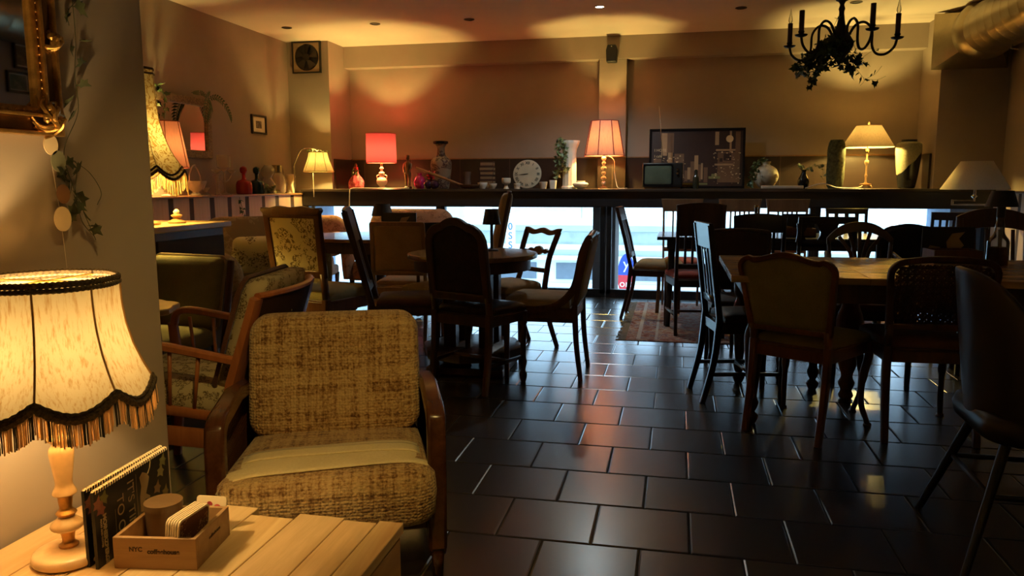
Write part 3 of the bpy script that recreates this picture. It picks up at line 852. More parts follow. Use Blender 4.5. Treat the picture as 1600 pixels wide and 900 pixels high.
# statuette: small bronze figure standing
t = thing('statuette', 'small dark bronze standing figure between the red lamp and the large vase', 'figurine', (L(639), 8.3, GZ))
H = sz(57)
bz = plain('bronze_patina', (.2, .12, .055), .35, metal=.6, var=.4, ns=30)
b = B()
b.tube([(-.022, 0, .03), (-.02, .008, .1), (-.018, 0, .175)], [(.012, .013), (.016, .018), (.024, .024)], 10)
b.tube([(.02, -.01, .03), (.024, -.012, .1), (.016, 0, .175)], [(.012, .013), (.016, .018), (.024, .024)], 10)
b.tube([(-.022, -.018, .028), (-.022, .012, .03)], .012, 8).tube([(.02, -.03, .028), (.02, 0, .03)], .012, 8)
b.tube([(0, 0, .16), (0, 0, .2), (0, 0, .25), (0, 0, .29), (0, 0, .305)], [(.036, .024), (.03, .02), (.038, .024), (.04, .024), (.018, .016)], 12)
b.tube([(-.036, 0, .285), (-.045, .0, .24), (-.036, -.02, .185)], [(.014, .014), (.012, .012), (.009, .009)], 8)
b.tube([(.036, 0, .285), (.045, -.01, .24), (.03, -.03, .20)], [(.014, .014), (.012, .012), (.009, .009)], 8)
b.tube([(0, 0, .3), (0, 0, .33)], .011, 8)
b.lathe(smooth_prof([(.004, .318), (.018, .328), (.022, .345), (.019, .362), (.006, .372)], 3), 14)
obj('body', b, bz, t)
obj('cap', B().lathe([(.027, .355), (.024, .36), (.022, .374), (.004, .382)], 14), bz, t)
obj('plinth', B().lathe([(.045, 0), (.045, .02), (.035, .028)], 20), M['wd_dark'], t)
lathe_thing('vase', 'small magenta glass vase just right of the statuette', 'vase', 656, [(.04, 0), (.06, .03), (.065, .08), (.045, .13), (.022, .15), (.03, .175)], plain('magenta_glass', (.55, .03, .18), .15), 8.36)
# bird shaped dark vase with pink bloom
t = thing('flower_bowl', 'dark purple two-lobed bowl with a pink lily bloom before the large vase', 'vase', (L(674, 8.18), 8.18, GZ))
pm = plain('purple_glaze', (.07, .02, .05), .15)
b = B()
for s_ in (-1, 1): b.lathe(smooth_prof([(.02, .002), (.05, .03), (.055, .06), (.035, .09), (.01, .1)], 3), 18, c=(s_*.035, 0, 0))
obj('body', b, pm, t)
obj('stem', B().tube([(0, 0, .08), (0, 0, .13)], .012, 8), pm, t)
b = B()
for k in range(6):
    a = k*PI/3; b.leaf((0, 0, .12), (math.cos(a), math.sin(a)*.6, 1.2), .10, (math.cos(a), math.sin(a), -.3), .1)
obj('bloom', b, plain('lily_pink', (.75, .10, .12), .5), t)
# large painted vase
t = thing('floor_vase', 'large cream vase painted with dark blossoms, flared dark mouth, tallest on the ledge', 'vase', (L(686), 8.42, GZ))
vm = patterned('painted_china', (.30, .22, .15), (.06, .02, .02), 26, .48, .3)
obj('body', B().lathe(smooth_prof([(.08, 0), (.09, .02), (.1, .1), (.115, .22), (.115, .3), (.09, .34), (.055, .365), (.045, .4), (.043, .46), (.06, .49), (.07, .5)], 4), 8*4, fn=lambda a, z: 1+.03*abs(math.cos(4*a))), vm, t)
obj('rim', B().lathe([(.06, .495), (.085, .505), (.085, .53), (.065, .535)], 28), M['blackgloss'], t)
# carved stick leaning
p0, p1 = atY(650, 262, 8.14), atY(726, 291, 8.14)
o = obj('wooden_flute', B().tube([p0, p0.lerp(p1, .5), p1], [.013, .016, .012], 10).tube([p1, p1+(p1-p0).normalized()*.05], [.02, .028], 10), M['wd_tan'])
o['label'] = 'tan wooden stick lying aslant against the statuette and vases'; o['category'] = 'stick'
t = thing('wooden_dish', 'low brown dish under the end of the wooden stick', 'dish', (L(735, 8.2), 8.2, GZ))
obj('body', B().lathe(smooth_prof([(.06, 0), (.11, .02), (.13, .045), (.12, .045), (.08, .02), (.01, .012)], 3), 26), M['wd_mid'], t)
lathe_thing('tumbler', 'ribbed brown cup behind the wooden dish, left of the book stack', 'cup', 730, [(.035, 0), (.042, .05), (.038, .12), (.046, .19)], plain('brown_clay', (.16, .09, .06), .4), 8.45)
# stack of books
names = ['topmost', 'second from the top', 'third from the top', 'fourth from the top', 'fifth from the top', 'lowest']
z = GZ; rnd = random.Random(3)
hs = [.05, .045, .05, .05, .05, .055]
for k in range(6):
    w = .155+rnd.uniform(-.008, .008); h_ = hs[k]; j = 5-k
    t = thing('book', ('thick' if h_ > .048 else 'slim')+' tan old book, '+names[j]+' of the stack left of the clock', 'book', (L(762, 8.42)+rnd.uniform(-.004, .004), 8.42, z), rnd.uniform(-.08, .08), 'stack of old books left of the clock')
    obj('cover', B().bb(-w/2, w/2, -.06, .06, 0, .004).bb(-w/2, w/2, -.06, .06, h_-.004, h_-.0005).bb(-w/2, w/2, -.062, -.056, 0, h_-.0005), wood('book_cover%d' % k, (.05, .018, .012), (.10, .04, .02), .6, 0), t, smooth=False)
    obj('pages', B().bb(-w/2+.004, w/2-.004, -.0575 if 0 else -.0635, .055, .012, h_-.012), plain('old_paper', (.24, .145, .07), .9), t, smooth=False)
    z += h_
def bowl(label, px, r, h, mat, y=8.25, foot=.5): return lathe_thing('bowl', label, 'bowl', px, [(r*foot, 0), (r*.6, h*.15), (r*.9, h*.6), (r, h), (r*.9, h*.98), (r*.6, h*.3), (.005, h*.2)], mat, y)
bowl('white bowl left of the smaller bowl beneath the book stack', 754, .055, .065, M['white'], 8.2)
bowl('beige bowl right of the white bowl before the book stack', 769, .052, .055, M['cream'], 8.12)
lathe_thing('egg_cup', 'tall cream footed cup left of the clock plate', 'cup', 791, [(.03, 0), (.022, .02), (.02, .045), (.045, .06), (.05, .09), (.048, .115), (.04, .112), (.03, .08), (.005, .07)], M['cream'], 8.25)
lathe_thing('egg_cup', 'little cup standing in front of the clock face', 'cup', 808, [(.03, 0), (.03, .02), (.036, .05), (.03, .058), (.005, .03)], M['cream'], 8.15)
lathe_thing('cup', 'cream cup with dark motif right of the clock face', 'cup', 849, [(.03, 0), (.036, .03), (.044, .07), (.038, .07), (.03, .02), (.005, .015)], M['cream'], 8.2)
lathe_thing('cup', 'white square mug with a dark emblem left of the column vase', 'cup', 864, [(.03, 0), (.033, .03), (.037, .085), (.032, .084), (.027, .02), (.005, .015)], M['white'], 8.16, seg=20, fn=lambda a, z: min(1.25, 1/max(abs(math.cos(a)), abs(math.sin(a)))))
# clock plate
t = thing('clock', 'round cream plate clock with roman numerals leaning against the wall tiles', 'clock', (L(824, 8.4), 8.4, GZ+.004))
Rr = .152
cm = plain('clock_cream', (.44, .36, .25), .4)
tilt = Matrix.Rotation(math.radians(-12), 4, 'X')
b = B(); b.lathe(smooth_prof([(.002, 0), (Rr*.8, 0), (Rr, .006), (Rr, .014), (Rr*.98, .02), (.002, .02)], 2), 44)
dk = M['black']
f = obj('dial', b, cm, t)
f.matrix_local = Matrix.Translation((0, .0, .155)) @ tilt @ Matrix.Rotation(PI/2, 4, 'X') @ Matrix.Translation((0, 0, -.01))
f2 = B().bb(-.06, .06, -.008, .01, 0, .06)
obj('foot', f2, cm, t, smooth=False, bevel=.004)
num = ['XII', 'I', 'II', 'III', 'IIII', 'V', 'VI', 'VII', 'VIII', 'IX', 'X', 'XI']
for k, s_ in enumerate(num):
    a = PI/2-2*PI*k/12
    text('numeral', s_, .042, dk, f, Matrix.Translation((Rr*.80*math.cos(a), Rr*.80*math.sin(a), .0205)) @ Matrix.Rotation(a-PI/2, 4, 'Z') @ Matrix.Translation((0, -.012, 0)), .0006, 'CENTER', .001)
for nm, ang, ln, w in (('hour_hand', PI/2-2*PI*(8.73/12), .06, .007), ('minute_hand', PI/2-2*PI*(44/60), .10, .005)):
    b = B().tube([(-.012*math.cos(ang), -.012*math.sin(ang), .024), (ln*.6*math.cos(ang), ln*.6*math.sin(ang), .024), (ln*math.cos(ang), ln*math.sin(ang), .024)], [(w*.5, .001), (w, .001), (w*.15, .001)], 6)
    obj(nm, b, dk, f)
# white column vase with ivy
t = thing('column_vase', 'tall fluted white column vase left of the salmon lamp', 'vase', (L(889), 8.36, GZ))
obj('body', B().lathe([(.088, 0), (.088, .02), (.078, .03), (.074, .38), (.08, .42), (.1, .47), (.112, .5), (.112, .515), (.1, .515), (.07, .45)], 48, fn=lambda a, z: 1-.05*abs(math.sin(6*a))), M['white'], t)
vp = [[(-.03, -.06, .51), (-.08, -.1, .5), (-.10, -.11, .38), (-.09, -.1, .26), (-.12, -.1, .12)], [(-.02, -.08, .5), (-.04, -.11, .4), (-.05, -.1, .28), (-.03, -.1, .2)], [(-.05, -.06, .52), (-.1, -.05, .53), (-.13, -.06, .45), (-.12, -.06, .3), (-.13, -.05, .15)]]
o = obj('ivy_vine', vine_mesh(vp, .042, 90), [M['leafl']]); o.location = (L(889), 8.36, GZ); tag(o, 'pale variegated ivy hanging down the white column vase', 'plant')
lathe_thing('bowl', 'low white lidded bowl between the column vase and the salmon lamp', 'bowl', 907, [(.03, 0), (.06, .015), (.085, .04), (.08, .06), (.05, .07), (.05, .082), (.04, .082), (.005, .078)], M['white'], 8.25)
# television
t = thing('television', 'small black portable tube television with grey screen and tall antenna before the city poster', 'television', (L(1035, 8.22), 8.24, GZ))
x0, x1 = -sz(28.5), sz(28.5); h_ = sz(37)
obj('housing', B().bb(x0, x1, -.12, .12, .015, h_), M['black'], t, bevel=.012)
obj('bezel', B().ring(rrect(x0+.008, x1-.1, .03, h_-.012, .02), rrect(x0+.022, x1-.115, .044, h_-.026, .02), -.128, -.118), M['blackgloss'], t)
obj('screen', B().puff(rrect(x0+.02, x1-.113, .042, h_-.024, .02), .012, 0, lambda x, t_, z_: (x, -.119+t_, z_), p=2), plain('grey_screen', (.10, .12, .085), .12), t)
for zz_ in (.2, .155): obj('knob', B().tube([(x1-.055, -.12, zz_), (x1-.055, -.136, zz_)], .014, 14), M['chrome'], t)
obj('speaker_grille', B().bb(x1-.09, x1-.02, -.124, -.119, .04, .11), M['black'], t, smooth=False)
obj('stand', B().bb(x0+.02, x1-.02, -.1, .1, 0, .016), M['wd_tan'], t, smooth=False)
a0 = (0.0, .1, h_); p_ = atY(1030, 166, 8.34); b0 = (p_.x-L(1035, 8.22), .1, p_.z-GZ)
obj('antenna', B().tube([a0, b0], [.004, .002], 6), M['chrome'], t)
# poster: sepia city street at night
t = thing('framed_poster', 'wide dark framed sepia poster of a city avenue leaning on the wall behind the television', 'picture', (L(1087, 8.5), 8.52, GZ))
t.rotation_euler = (math.radians(-8), 0, 0)
w, h_ = sz(68.5, 8.5), sz(88, 8.5)
obj('frame', B().ring([(-w, 0), (w, 0), (w, h_), (-w, h_)], [(-w+.025, .025), (w-.025, .025), (w-.025, h_-.025), (-w+.025, h_-.025)], -.012, .012), M['blackgloss'], t, smooth=False, bevel=.003)
obj('backing', B().bb(-w+.02, w-.02, .0, .01, .02, h_-.02), M['black'], t, smooth=False)
ps = lambda n_, c_: plain('print_'+n_, c_, .35)
sky, bl1, bl2, lite, gr = ps('sky', (.045, .022, .018)), ps('brown', (.17, .09, .05)), ps('tan', (.38, .23, .12)), ps('light', (.70, .5, .28)), ps('olive', (.2, .19, .07))
obj('print', B().bb(-w+.024, w-.024, -.002, .0, .024, h_-.024), sky, t, smooth=False)
rp = random.Random(5)
def pr_(nm, mat, rects, d=-.0035):
    b = B()
    for (a, b_, c_, d_) in rects: b.bb(-w+2*w*a, -w+2*w*b_, d, d+.001, h_*c_, h_*d_)
    obj(nm, b, mat, t, smooth=False)
pr_('printed_blocks', bl2, [(.13, .19, .55, .93), (.2, .25, .1, .6), (.84, .86, .6, .95), (.48, .52, .3, .55), (.41, .44, .15, .35), (.55, .57, .15, .42), (.69, .73, .72, .94), (.7, .9, .62, .65), (.69, .88, .38, .41)])
pr_('printed_blocks', bl1, [(.05, .13, .1, .5), (.19, .26, .6, .93), (.27, .37, .15, .58), (.44, .48, .12, .45), (.52, .55, .12, .4), (.58, .62, .1, .35), (.72, .95, .1, .6), (.38, .41, .12, .3), (.9, .95, .6, .94)], -.0028)
pr_('printed_blocks', gr, [(.63, .75, .16, .2), (.66, .72, .2, .24), (.35, .62, .06, .09)], -.004)
spk = []
for _ in range(120):
    a = rp.choice([rp.uniform(.05, .38), rp.uniform(.66, .95)]); c_ = rp.uniform(.08, .6); s1 = rp.uniform(.004, .016); spk.append((a, a+s1, c_, c_+s1*rp.uniform(.5, 1.6)))
pr_('printed_lights', lite, spk, -.0042)
pr_('printed_blocks', sky, [(.78, .86, .46, .58), (.74, .77, .44, .5)], -.0038)
b = B().tube([(-w+2*w*.84, -.0035, h_*.82), (-w+2*w*.84, -.0045, h_*.82)], .038, 24); obj('printed_disc', b, lite, t)
for k, s_ in enumerate(('I HOTE', 'I cafe')): text('printed_letters', s_, .04, lite, t, Matrix.Translation((-w+2*w*.055, -.0045, h_*(.62-.1*k))) @ Matrix.Rotation(PI/2, 4, 'X'), .0004)
lathe_thing('bottle', 'slim dark glass bottle standing in front of the city poster', 'bottle', 1087, [(.03, 0), (.032, .04), (.03, .11), (.012, .15), (.012, .19), (.015, .195)], plain('dark_glass', (.03, .03, .02), .1), 8.2)
# round cream vase with ivy
lathe_thing('vase', 'round crackled cream vase with ivy on its left side', 'vase', 1196, [(.045, 0), (.085, .03), (.12, .09), (.125, .14), (.1, .2), (.05, .235), (.035, .25), (.045, .275), (.04, .275)], plain('crackle_cream', (.50, .42, .30), .5, var=.25, ns=20, bmp=.003), 8.36)
o = obj('ivy_vine', vine_mesh([[(0, 0, .27), (-.06, -.05, .28), (-.12, -.08, .2), (-.15, -.06, .1), (-.17, -.05, .02)], [(0, 0, .27), (-.05, .02, .3), (-.12, 0, .24), (-.14, 0, .14)], [(-.1, -.1, .2), (-.12, -.12, .12), (-.2, -.1, .04)]], .04, 80), M['leaf']); o.location = (L(1196), 8.34, GZ); tag(o, 'dark ivy trailing over the left of the round crackled vase', 'plant')
lathe_thing('vase', 'small dark vase holding ivy, left of the mossy cylinder vase', 'vase', 1255, [(.035, 0), (.055, .04), (.055, .09), (.03, .14), (.022, .17), (.03, .19)], M['blackgloss'], 8.3)
o = obj('ivy_vine', vine_mesh([[(0, 0, .18), (-.04, -.02, .24), (-.08, -.04, .22)], [(0, 0, .18), (.08, -.02, .24), (.16, -.03, .2), (.18, -.04, .12)], [(0, 0, .18), (.06, -.03, .2), (.15, -.04, .24), (.24, -.04, .22)], [(.14, -.03, .14), (.18, -.04, .09)]], .036, 42), M['leafl']); o.location = (L(1255), 8.3, GZ); tag(o, 'ivy sprigs spreading from the small dark vase', 'plant')
mm = plain('moss_bark', (.10, .11, .045), .95, var=.6, ns=40, bmp=.02)
lathe_thing('vase', 'tall mossy bark textured cylinder vase left of the beige lamp', 'vase', 1304, [(.06, 0), (.078, .04), (.082, .15), (.083, .3), (.078, .42), (.06, .48), (.055, .46)], mm, 8.22, seg=40, fn=lambda a, z: 1+.05*math.sin(7*a+40*z)*math.sin(23*z*3+a))
t = thing('vase', 'tall two tone vase, speckled pale above and glossy black below, at the right end', 'vase', (L(1416), 8.33, GZ))
# two glazes meeting in a wavy line
m, nt, bs, o_ = mk('two_glaze'); v = coords(nt)
sx = nt.nodes.new('ShaderNodeSeparateXYZ'); nt.links.new(v, sx.inputs[0])
lim = math_(nt, 'ADD', sx.outputs[2], math_(nt, 'MULTIPLY', sx.outputs[0], -1.1)); lim = math_(nt, 'ADD', lim, math_(nt, 'MULTIPLY', noise(nt, v, 12), .06))
f = math_(nt, 'GREATER_THAN', lim, .27)
nt.links.new(mixc(nt, f, (.012, .012, .012), mixc(nt, noise(nt, v, 70), (.15, .15, .1), (.4, .38, .26))), bs.inputs['Base Color']); bs.inputs['Roughness'].default_value = .18
obj('body', B().lathe(smooth_prof([(.065, 0), (.08, .02), (.1, .15), (.115, .3), (.12, .4), (.11, .445), (.07, .46)], 4), 32), m, t)
obj('rim', B().lathe([(.06, .455), (.072, .46), (.07, .478), (.058, .478)], 24), M['black'], t)
o = obj('power_strip', B().bb(-.2, .2, -.03, .03, 0, .03), M['cream'], bevel=.006); o.location = (L(1222, 8.1), 8.1, GZ); tag(o, 'long pale cable strip lying right of the round vase', 'cable')
cb_ = B().tube(smooth_path([(L(548, 8.02), 7.97, GZ-.3), (L(549, 8.02), 7.972, GZ-.05), (L(553, 8.03), 7.99, GZ+.006), (L(580, 8.1), 8.06, GZ+.006), (L(620), 8.1, GZ+.006), (L(645), 8.2, GZ+.006)]), .006, 6)
tag(obj('lamp_cable', cb_, M['cord']), 'white cable running along the ledge and down before the red lamp', 'cable')
cb_ = B().tube(smooth_path([(L(1255), 8.2, GZ+.006), (L(1278), 8.1, GZ+.05), (L(1300), 8.08, GZ+.01), (L(1330), 8.15, GZ+.006), (L(1345), 8.3, GZ+.02)]), .005, 6)
tag(obj('lamp_cable', cb_, M['cord']), 'white looped cable behind the mossy vase leading to the beige lamp', 'cable')
# speaker on the bulkhead
p = atY(956, 85, 8.58)
t = thing('speaker', 'small black loudspeaker mounted on the bulkhead above the pilaster', 'speaker', (p.x, 8.58, p.z))
obj('housing', B().prism([(-.055, -.085), (.055, -.085), (.065, .04), (.045, .095), (-.045, .095), (-.06, .04)], -.06, .06), M['black'], t, bevel=.01)
obj('bracket', B().bb(-.02, .02, .05, .085, -.03, .03), M['black'], t, smooth=False)
obj('badge', B().tube([(0, -.061, .075), (0, -.064, .075)], .006, 10), M['white'], t)
# fan box on the left pier
a, b2 = atY(457, 66, 8.25), atY(503, 114, 8.25)
w, h_ = (b2.x-a.x)/2, (a.z-b2.z)/2
t = thing('ventilation_fan', 'square framed round wall fan at the top of the left pier', 'fan', ((a.x+b2.x)/2, 8.25, (a.z+b2.z)/2))
circ = [(.148*math.cos(2*PI*k/32+PI/4), .148*math.sin(2*PI*k/32+PI/4)) for k in range(32)]
def sqp(i):
    a = 2*PI*i/32+PI/4; m_ = max(abs(math.cos(a)), abs(math.sin(a))); return (w*.96*math.cos(a)/m_, h_*.96*math.sin(a)/m_)
obj('panel', B().ring([sqp(k) for k in range(32)], circ, -.02, 0), plain('fan_panel', (.36, .24, .14), .7), t, smooth=False)
obj('frame', B().ring([(-w, -h_), (w, -h_), (w, h_), (-w, h_)], [(-w+.015, -h_+.015), (w-.015, -h_+.015), (w-.015, h_-.015), (-w+.015, h_-.015)], -.03, 0), M['black'], t, smooth=False)
obj('duct_back', B().tube([(0, -.002, 0), (0, -.0005, 0)], .148, 32), M['black'], t)
obj('hub', B().tube([(0, -.03, 0), (0, -.002, 0)], .04, 20), M['iron'], t)
for k in range(5):
    a = 2*PI*k/5+.3
    b = B(); c0, s0 = math.cos(a), math.sin(a)
    b.quadstrip([[(r*math.cos(a+d_), -.02+.012*e, r*math.sin(a+d_)) for d_, e in ((-.35, -1), (.3, .6), (.32, .75), (-.33, -.8))] for r in (.035, .09, .14)])
    obj('blade', b, M['iron'], t)
# small framed picture
q0, q1 = atX(391, 178, LX), atX(415, 211, LX)
yc = (q0.y+q1.y)/2; zc = (q0.z+q1.z)/2; w = (q1.y-q0.y)/2; h_ = (q0.z-q1.z)/2
def wall_picture(lab, x, yc, zc, w, h_, face=1, mat=.05, deep=.015, inner=(.12, .1, .09), tilt=0, rect=None):
    t = thing('framed_picture', lab, 'picture', (x, yc, zc))
    t.rotation_euler = (tilt, 0, 0)
    fx = lambda x_, t_, z_: (t_*face, x_, z_)
    obj('frame', B().ring([(-w, -h_), (w, -h_), (w, h_), (-w, h_)], [(-w+.02, -h_+.02), (w-.02, -h_+.02), (w-.02, h_-.02), (-w+.02, h_-.02)], 0, .022, fx), M['black'], t, smooth=False, bevel=.002)
    obj('mount', B().prism([(-w+.018, -h_+.018), (w-.018, -h_+.018), (w-.018, h_-.018), (-w+.018, h_-.018)], .001, .008, fx), plain('mount_card', (.8, .72, .62), .9), t, smooth=False)
    a, b_ = w*mat, h_*mat
    obj('print', B().prism([(-a, -b_), (a, -b_), (a, b_), (-a, b_)], .008, .0095, fx), patterned('print_pic', inner, (.45, .36, .28), 40), t, smooth=False)
wall_picture('small dark framed print with a wide pale mount on the left wall', LX, yc, zc, w, h_, 1, .38)
wall_picture('upper of the two black framed prints on the right wall, mirrored in the gilt mirror', RX, 5.785, 2.30, .085, .115, -1, .7, inner=(.2, .17, .13))
wall_picture('lower of the two black framed prints on the right wall, mirrored in the gilt mirror', RX, 5.73, 2.07, .12, .09, -1, .7, inner=(.1, .13, .1))
# left wall mirror
y0, y1 = 5.70, atX(328, 200, LX).y; z0, z1 = atX(320, 248, LX).z, atX(300, 152, LX).z
t = thing('wall_mirror', 'mirror in an aged silver gilt frame on the left wall showing the red lamp', 'mirror', (LX, (y0+y1)/2, (z0+z1)/2))
t.rotation_euler = (0, deg_(.9), deg_(.9))
w, h_ = (y1-y0)/2, (z1-z0)/2
fx = lambda x_, t_, z_: (t_, x_, z_)
fw = .075
ag = plain('aged_gilt', (.26, .18, .1), .45, metal=.4, var=.5, ns=50, bmp=.006)
obj('frame', B().ring([(-w, -h_), (w, -h_), (w, h_), (-w, h_)], [(-w+fw, -h_+fw), (w-fw, -h_+fw), (w-fw, h_-fw), (-w+fw, h_-fw)], 0, .035, fx), ag, t, smooth=False, bevel=.012)
obj('mirror_glass', B().prism([(-w+fw*.9, -h_+fw*.9), (w-fw*.9, -h_+fw*.9), (w-fw*.9, h_-fw*.9), (-w+fw*.9, h_-fw*.9)], .002, .012, fx), M['mirror'], t, smooth=False)
# palm leaf over the mirror, and ivy at its left corner
b = B()
def frond(b, pts, n, ln, side0=1, w=.012):
    P = smooth_path(pts, 8); b.tube(P, .003, 5)
    for i in range(n):
        f_ = (i+1)/(n+1); q = P[int(f_*(len(P)-1))]; T = (P[min(len(P)-1, int(f_*(len(P)-1))+1)]-q)
        if T.length < 1e-6: T = q-P[-3]
        T.normalize()
        for s_ in (-1, 1):
            d = (T*.55 + Vector((.15, 0, 0)) + T.cross(Vector((1, 0, 0)))*s_).normalized()
            l_ = ln*math.sin(PI*(.15+.8*f_))**.7
            side = d.cross(Vector((1, 0, 0))).normalized()*w
            e = q+d*l_+Vector((0, 0, -.15*l_)); mid = q+d*l_*.5
            v_ = [b.bm.verts.new(x) for x in (q, mid+side, e, mid-side)]
            b.bm.faces.new(v_)
o_c = Vector((LX+.06, y1-.12, z1))
frond(b, [(0.02, 0, 0), (.06, -.06, .01), (.09, -.12, -.04), (.10, -.17, -.14), (.10, -.19, -.24)], 16, .10)
frond(b, [(0.02, 0, 0), (.05, .08, .02), (.07, .17, -.03), (.08, .24, -.12), (.08, .27, -.2)], 14, .045)
frond(b, [(0.02, -.02, 0), (.04, -.12, .035), (.05, -.22, .03), (.05, -.3, .02)], 10, .03)
o = obj('palm_leaf', b, M['leaf'], smooth=False); o.location = o_c; tag(o, 'green palm fronds draped over the right corner of the wall mirror', 'plant')
o = obj('ivy_vine', vine_mesh([[(LX+.05, 5.78, 2.05), (LX+.07, 5.82, 1.95), (LX+.06, 5.8, 1.8), (LX+.06, 5.84, 1.68)], [(LX+.05, 5.74, 2.0), (LX+.06, 5.9, 2.02), (LX+.06, 5.95, 1.9), (LX+.06, 5.93, 1.78)]], .05, 34), M['leaf']); tag(o, 'ivy leaves hanging at the left corner of the wall mirror', 'plant')
# ------------------------------------------------------------------ left ledge
LZ = 1.095
def LL(px, x=LX+.13):
    q = atX(px, 300, x); return (x, q.y, LZ)
t = thing('glass_basket', 'clear frosted glass basket with a tall handle on the left ledge', 'basket', LL(306))
fg = glass('frosted_glass', (.80, .76, .72), 2.5)
m, nt, bs, o_ = mk('milky_glass'); bs.inputs['Base Color'].default_value = (.55, .45, .37, 1); bs.inputs['Roughness'].default_value = .15; bs.inputs['Alpha'].default_value = .5
mg = m
obj('bowl', B().lathe(smooth_prof([(.05, 0), (.055, .01), (.03, .03), (.07, .06), (.09, .1), (.1, .13)], 3), 24, fn=lambda a, z: 1+.05*math.sin(8*a)*(z > .09)), mg, t)
obj('handle', B().tube(smooth_path([(0, -.09, .12), (0, -.07, .2), (0, 0, .27), (0, .07, .2), (0, .09, .12)]), .009, 8), mg, t)
tag(obj('glass_dish', B().lathe(smooth_prof([(.04, 0), (.04, .01), (.015, .025), (.03, .05), (.045, .07)], 3), 18), mg, loc=LL(322)), 'tiny clear footed glass beside the glass basket', 'glass')
t = thing('candelabra', 'clear glass three armed candle holder with an etched hurricane cup on the left ledge', 'candle holder', LL(352))
obj('base', B().lathe(smooth_prof([(.06, 0), (.055, .01), (.012, .03), (.012, .1), (.018, .12), (.01, .16), (.01, .22)], 3), 20), mg, t)
obj('hurricane_cup', B().lathe([(.012, .22), (.035, .24), (.065, .26), (.065, .375), (.06, .375)], 20, cap=False), mg, t)
for s_ in (-1, 1):
    obj('arm', B().tube(smooth_path([(0, 0, .12), (0, s_*.07, .14), (0, s_*.13, .2)]), .007, 6), mg, t)
    obj('candle_cup', B().lathe([(.012, .2), (.045, .225), (.048, .235), (.02, .24)], 16, c=(0, s_*.13, 0)), mg, t)
t = thing('glass_holder', 'slim clear glass candlestick between the basket and the tall candle holder', 'candle holder', LL(341))
obj('stem', B().lathe(smooth_prof([(.03, 0), (.03, .01), (.014, .03), (.018, .09), (.022, .16), (.035, .19)], 3), 16), mg, t)
for nm, px, c_ in (('red', 382, (.35, .02, .008)), ('black green', 402, (.01, .03, .022))):
    t = thing('decanter', nm+' glass decanter with a round ball stopper on the left ledge', 'decanter', LL(px))
    m, nt, bs, o_ = mk('tinted_glass'); bs.inputs['Base Color'].default_value = (*c_, 1); bs.inputs['Roughness'].default_value = .08
    obj('body', B().lathe(smooth_prof([(.07, 0), (.078, .02), (.078, .1), (.06, .135), (.022, .15), (.018, .19), (.024, .2)], 4), 24), m, t)
    obj('stopper', B().lathe(smooth_prof([(.012, .2), (.03, .215), (.036, .24), (.03, .265), (.008, .278)], 4), 18), m, t)
lathe_thing('vase', 'frosted bust shaped glass vase right of the dark decanter', 'vase', 0, [(.05, 0), (.07, .05), (.075, .1), (.05, .15), (.045, .17), (.07, .21), (.068, .26), (.04, .3)], mg, y=LL(424)[1], x=LX+.1, z=LZ, fn=lambda a, z: 1+.1*math.sin(3*a+20*z))
t = thing('pitcher', 'clear glass pitcher with a silver collar on the left ledge', 'pitcher', LL(434))
obj('body', B().lathe(smooth_prof([(.075, 0), (.085, .02), (.09, .1), (.075, .18), (.055, .22)], 4), 24), mg, t)
obj('collar', B().lathe([(.055, .22), (.06, .225), (.058, .3), (.062, .305), (.055, .305)], 24), M['silver'], t)
obj('handle', B().tube(smooth_path([(0, .055, .28), (0, .12, .27), (0, .14, .18), (0, .09, .1)]), .009, 8), mg, t)
lathe_thing('vase', 'small matt cream hourglass vase at the right end of the left ledge', 'vase', 0, [(.05, 0), (.045, .01), (.03, .08), (.035, .12), (.055, .17), (.052, .2), (.03, .21)], M['cream'], y=LL(452)[1], x=LX+.15, z=LZ)
o = obj('ivy_sprig', vine_mesh([[(0, -.02, .02), (.03, .1, .05), (.05, .2, .02)], [(0, 0, .03), (.04, .04, .08), (.05, .1, .03)]], .045, 60), M['leafl'], loc=LL(414)); tag(o, 'green ivy sprig lying before the frosted vase', 'plant')
o = obj('ivy_sprig', vine_mesh([[(LF+.01, atX(374, 330, LF).y, 1.07), (LF+.02, atX(374, 330, LF).y+.03, .95), (LF+.02, atX(374, 330, LF).y+.1, .85)]], .045, 40), M['leaf']); tag(o, 'short ivy sprig hanging on the pale left wainscot boards', 'plant')
# little lit brass ornaments on the cabinet beside the lamp
# ------------------------------------------------------------------ gilt mirror on the near wall
NX = -1.275
y1 = atX(103, 215, NX+.03).y; zb = atX(103, 214, NX+.03).z
t = thing('gilt_mirror', 'large ornate gilt framed mirror on the near wall, cut by the photo corner', 'mirror', (NX, y1, zb))
W2, H2 = 1.1, 1.2   # grows towards the camera and upward
fwid = .10
fx = lambda x_, t_, z_: (t_, -x_, z_)
def fr(w0, w1, t1, m, nm, bev=.004): return obj(nm, B().ring([(w0, w0), (W2-w0, w0), (W2-w0, H2-w0), (w0, H2-w0)], [(w1, w1), (W2-w1, w1), (W2-w1, H2-w1), (w1, H2-w1)], .0, t1, fx), m, t, smooth=False, bevel=bev)
fr(0, .008, .03, M['gold'], 'outer_moulding', .002)
fr(.008, .036, .02, plain('gilt_dark', (.16, .08, .03), .4, metal=.6, var=.3, ns=20), 'cove', .003)  # darker brown gilt in the cove between the mouldings
fr(.036, .043, .032, M['gold'], 'bead_moulding', .002)
fr(.043, .056, .022, M['gold'], 'inner_moulding', .003)
b = B()
for k in range(60):
    for q in ((.0465, .045+k*.0165), (.045+k*.0165, .0465)):
        if q[1] < 1.1 and q[0] < 1.05: b.lathe([(.0005, -.003), (.003, 0), (.0005, .003)], 6, c=(.025, -q[0], q[1]))
obj('beading', b, M['gold'], t)
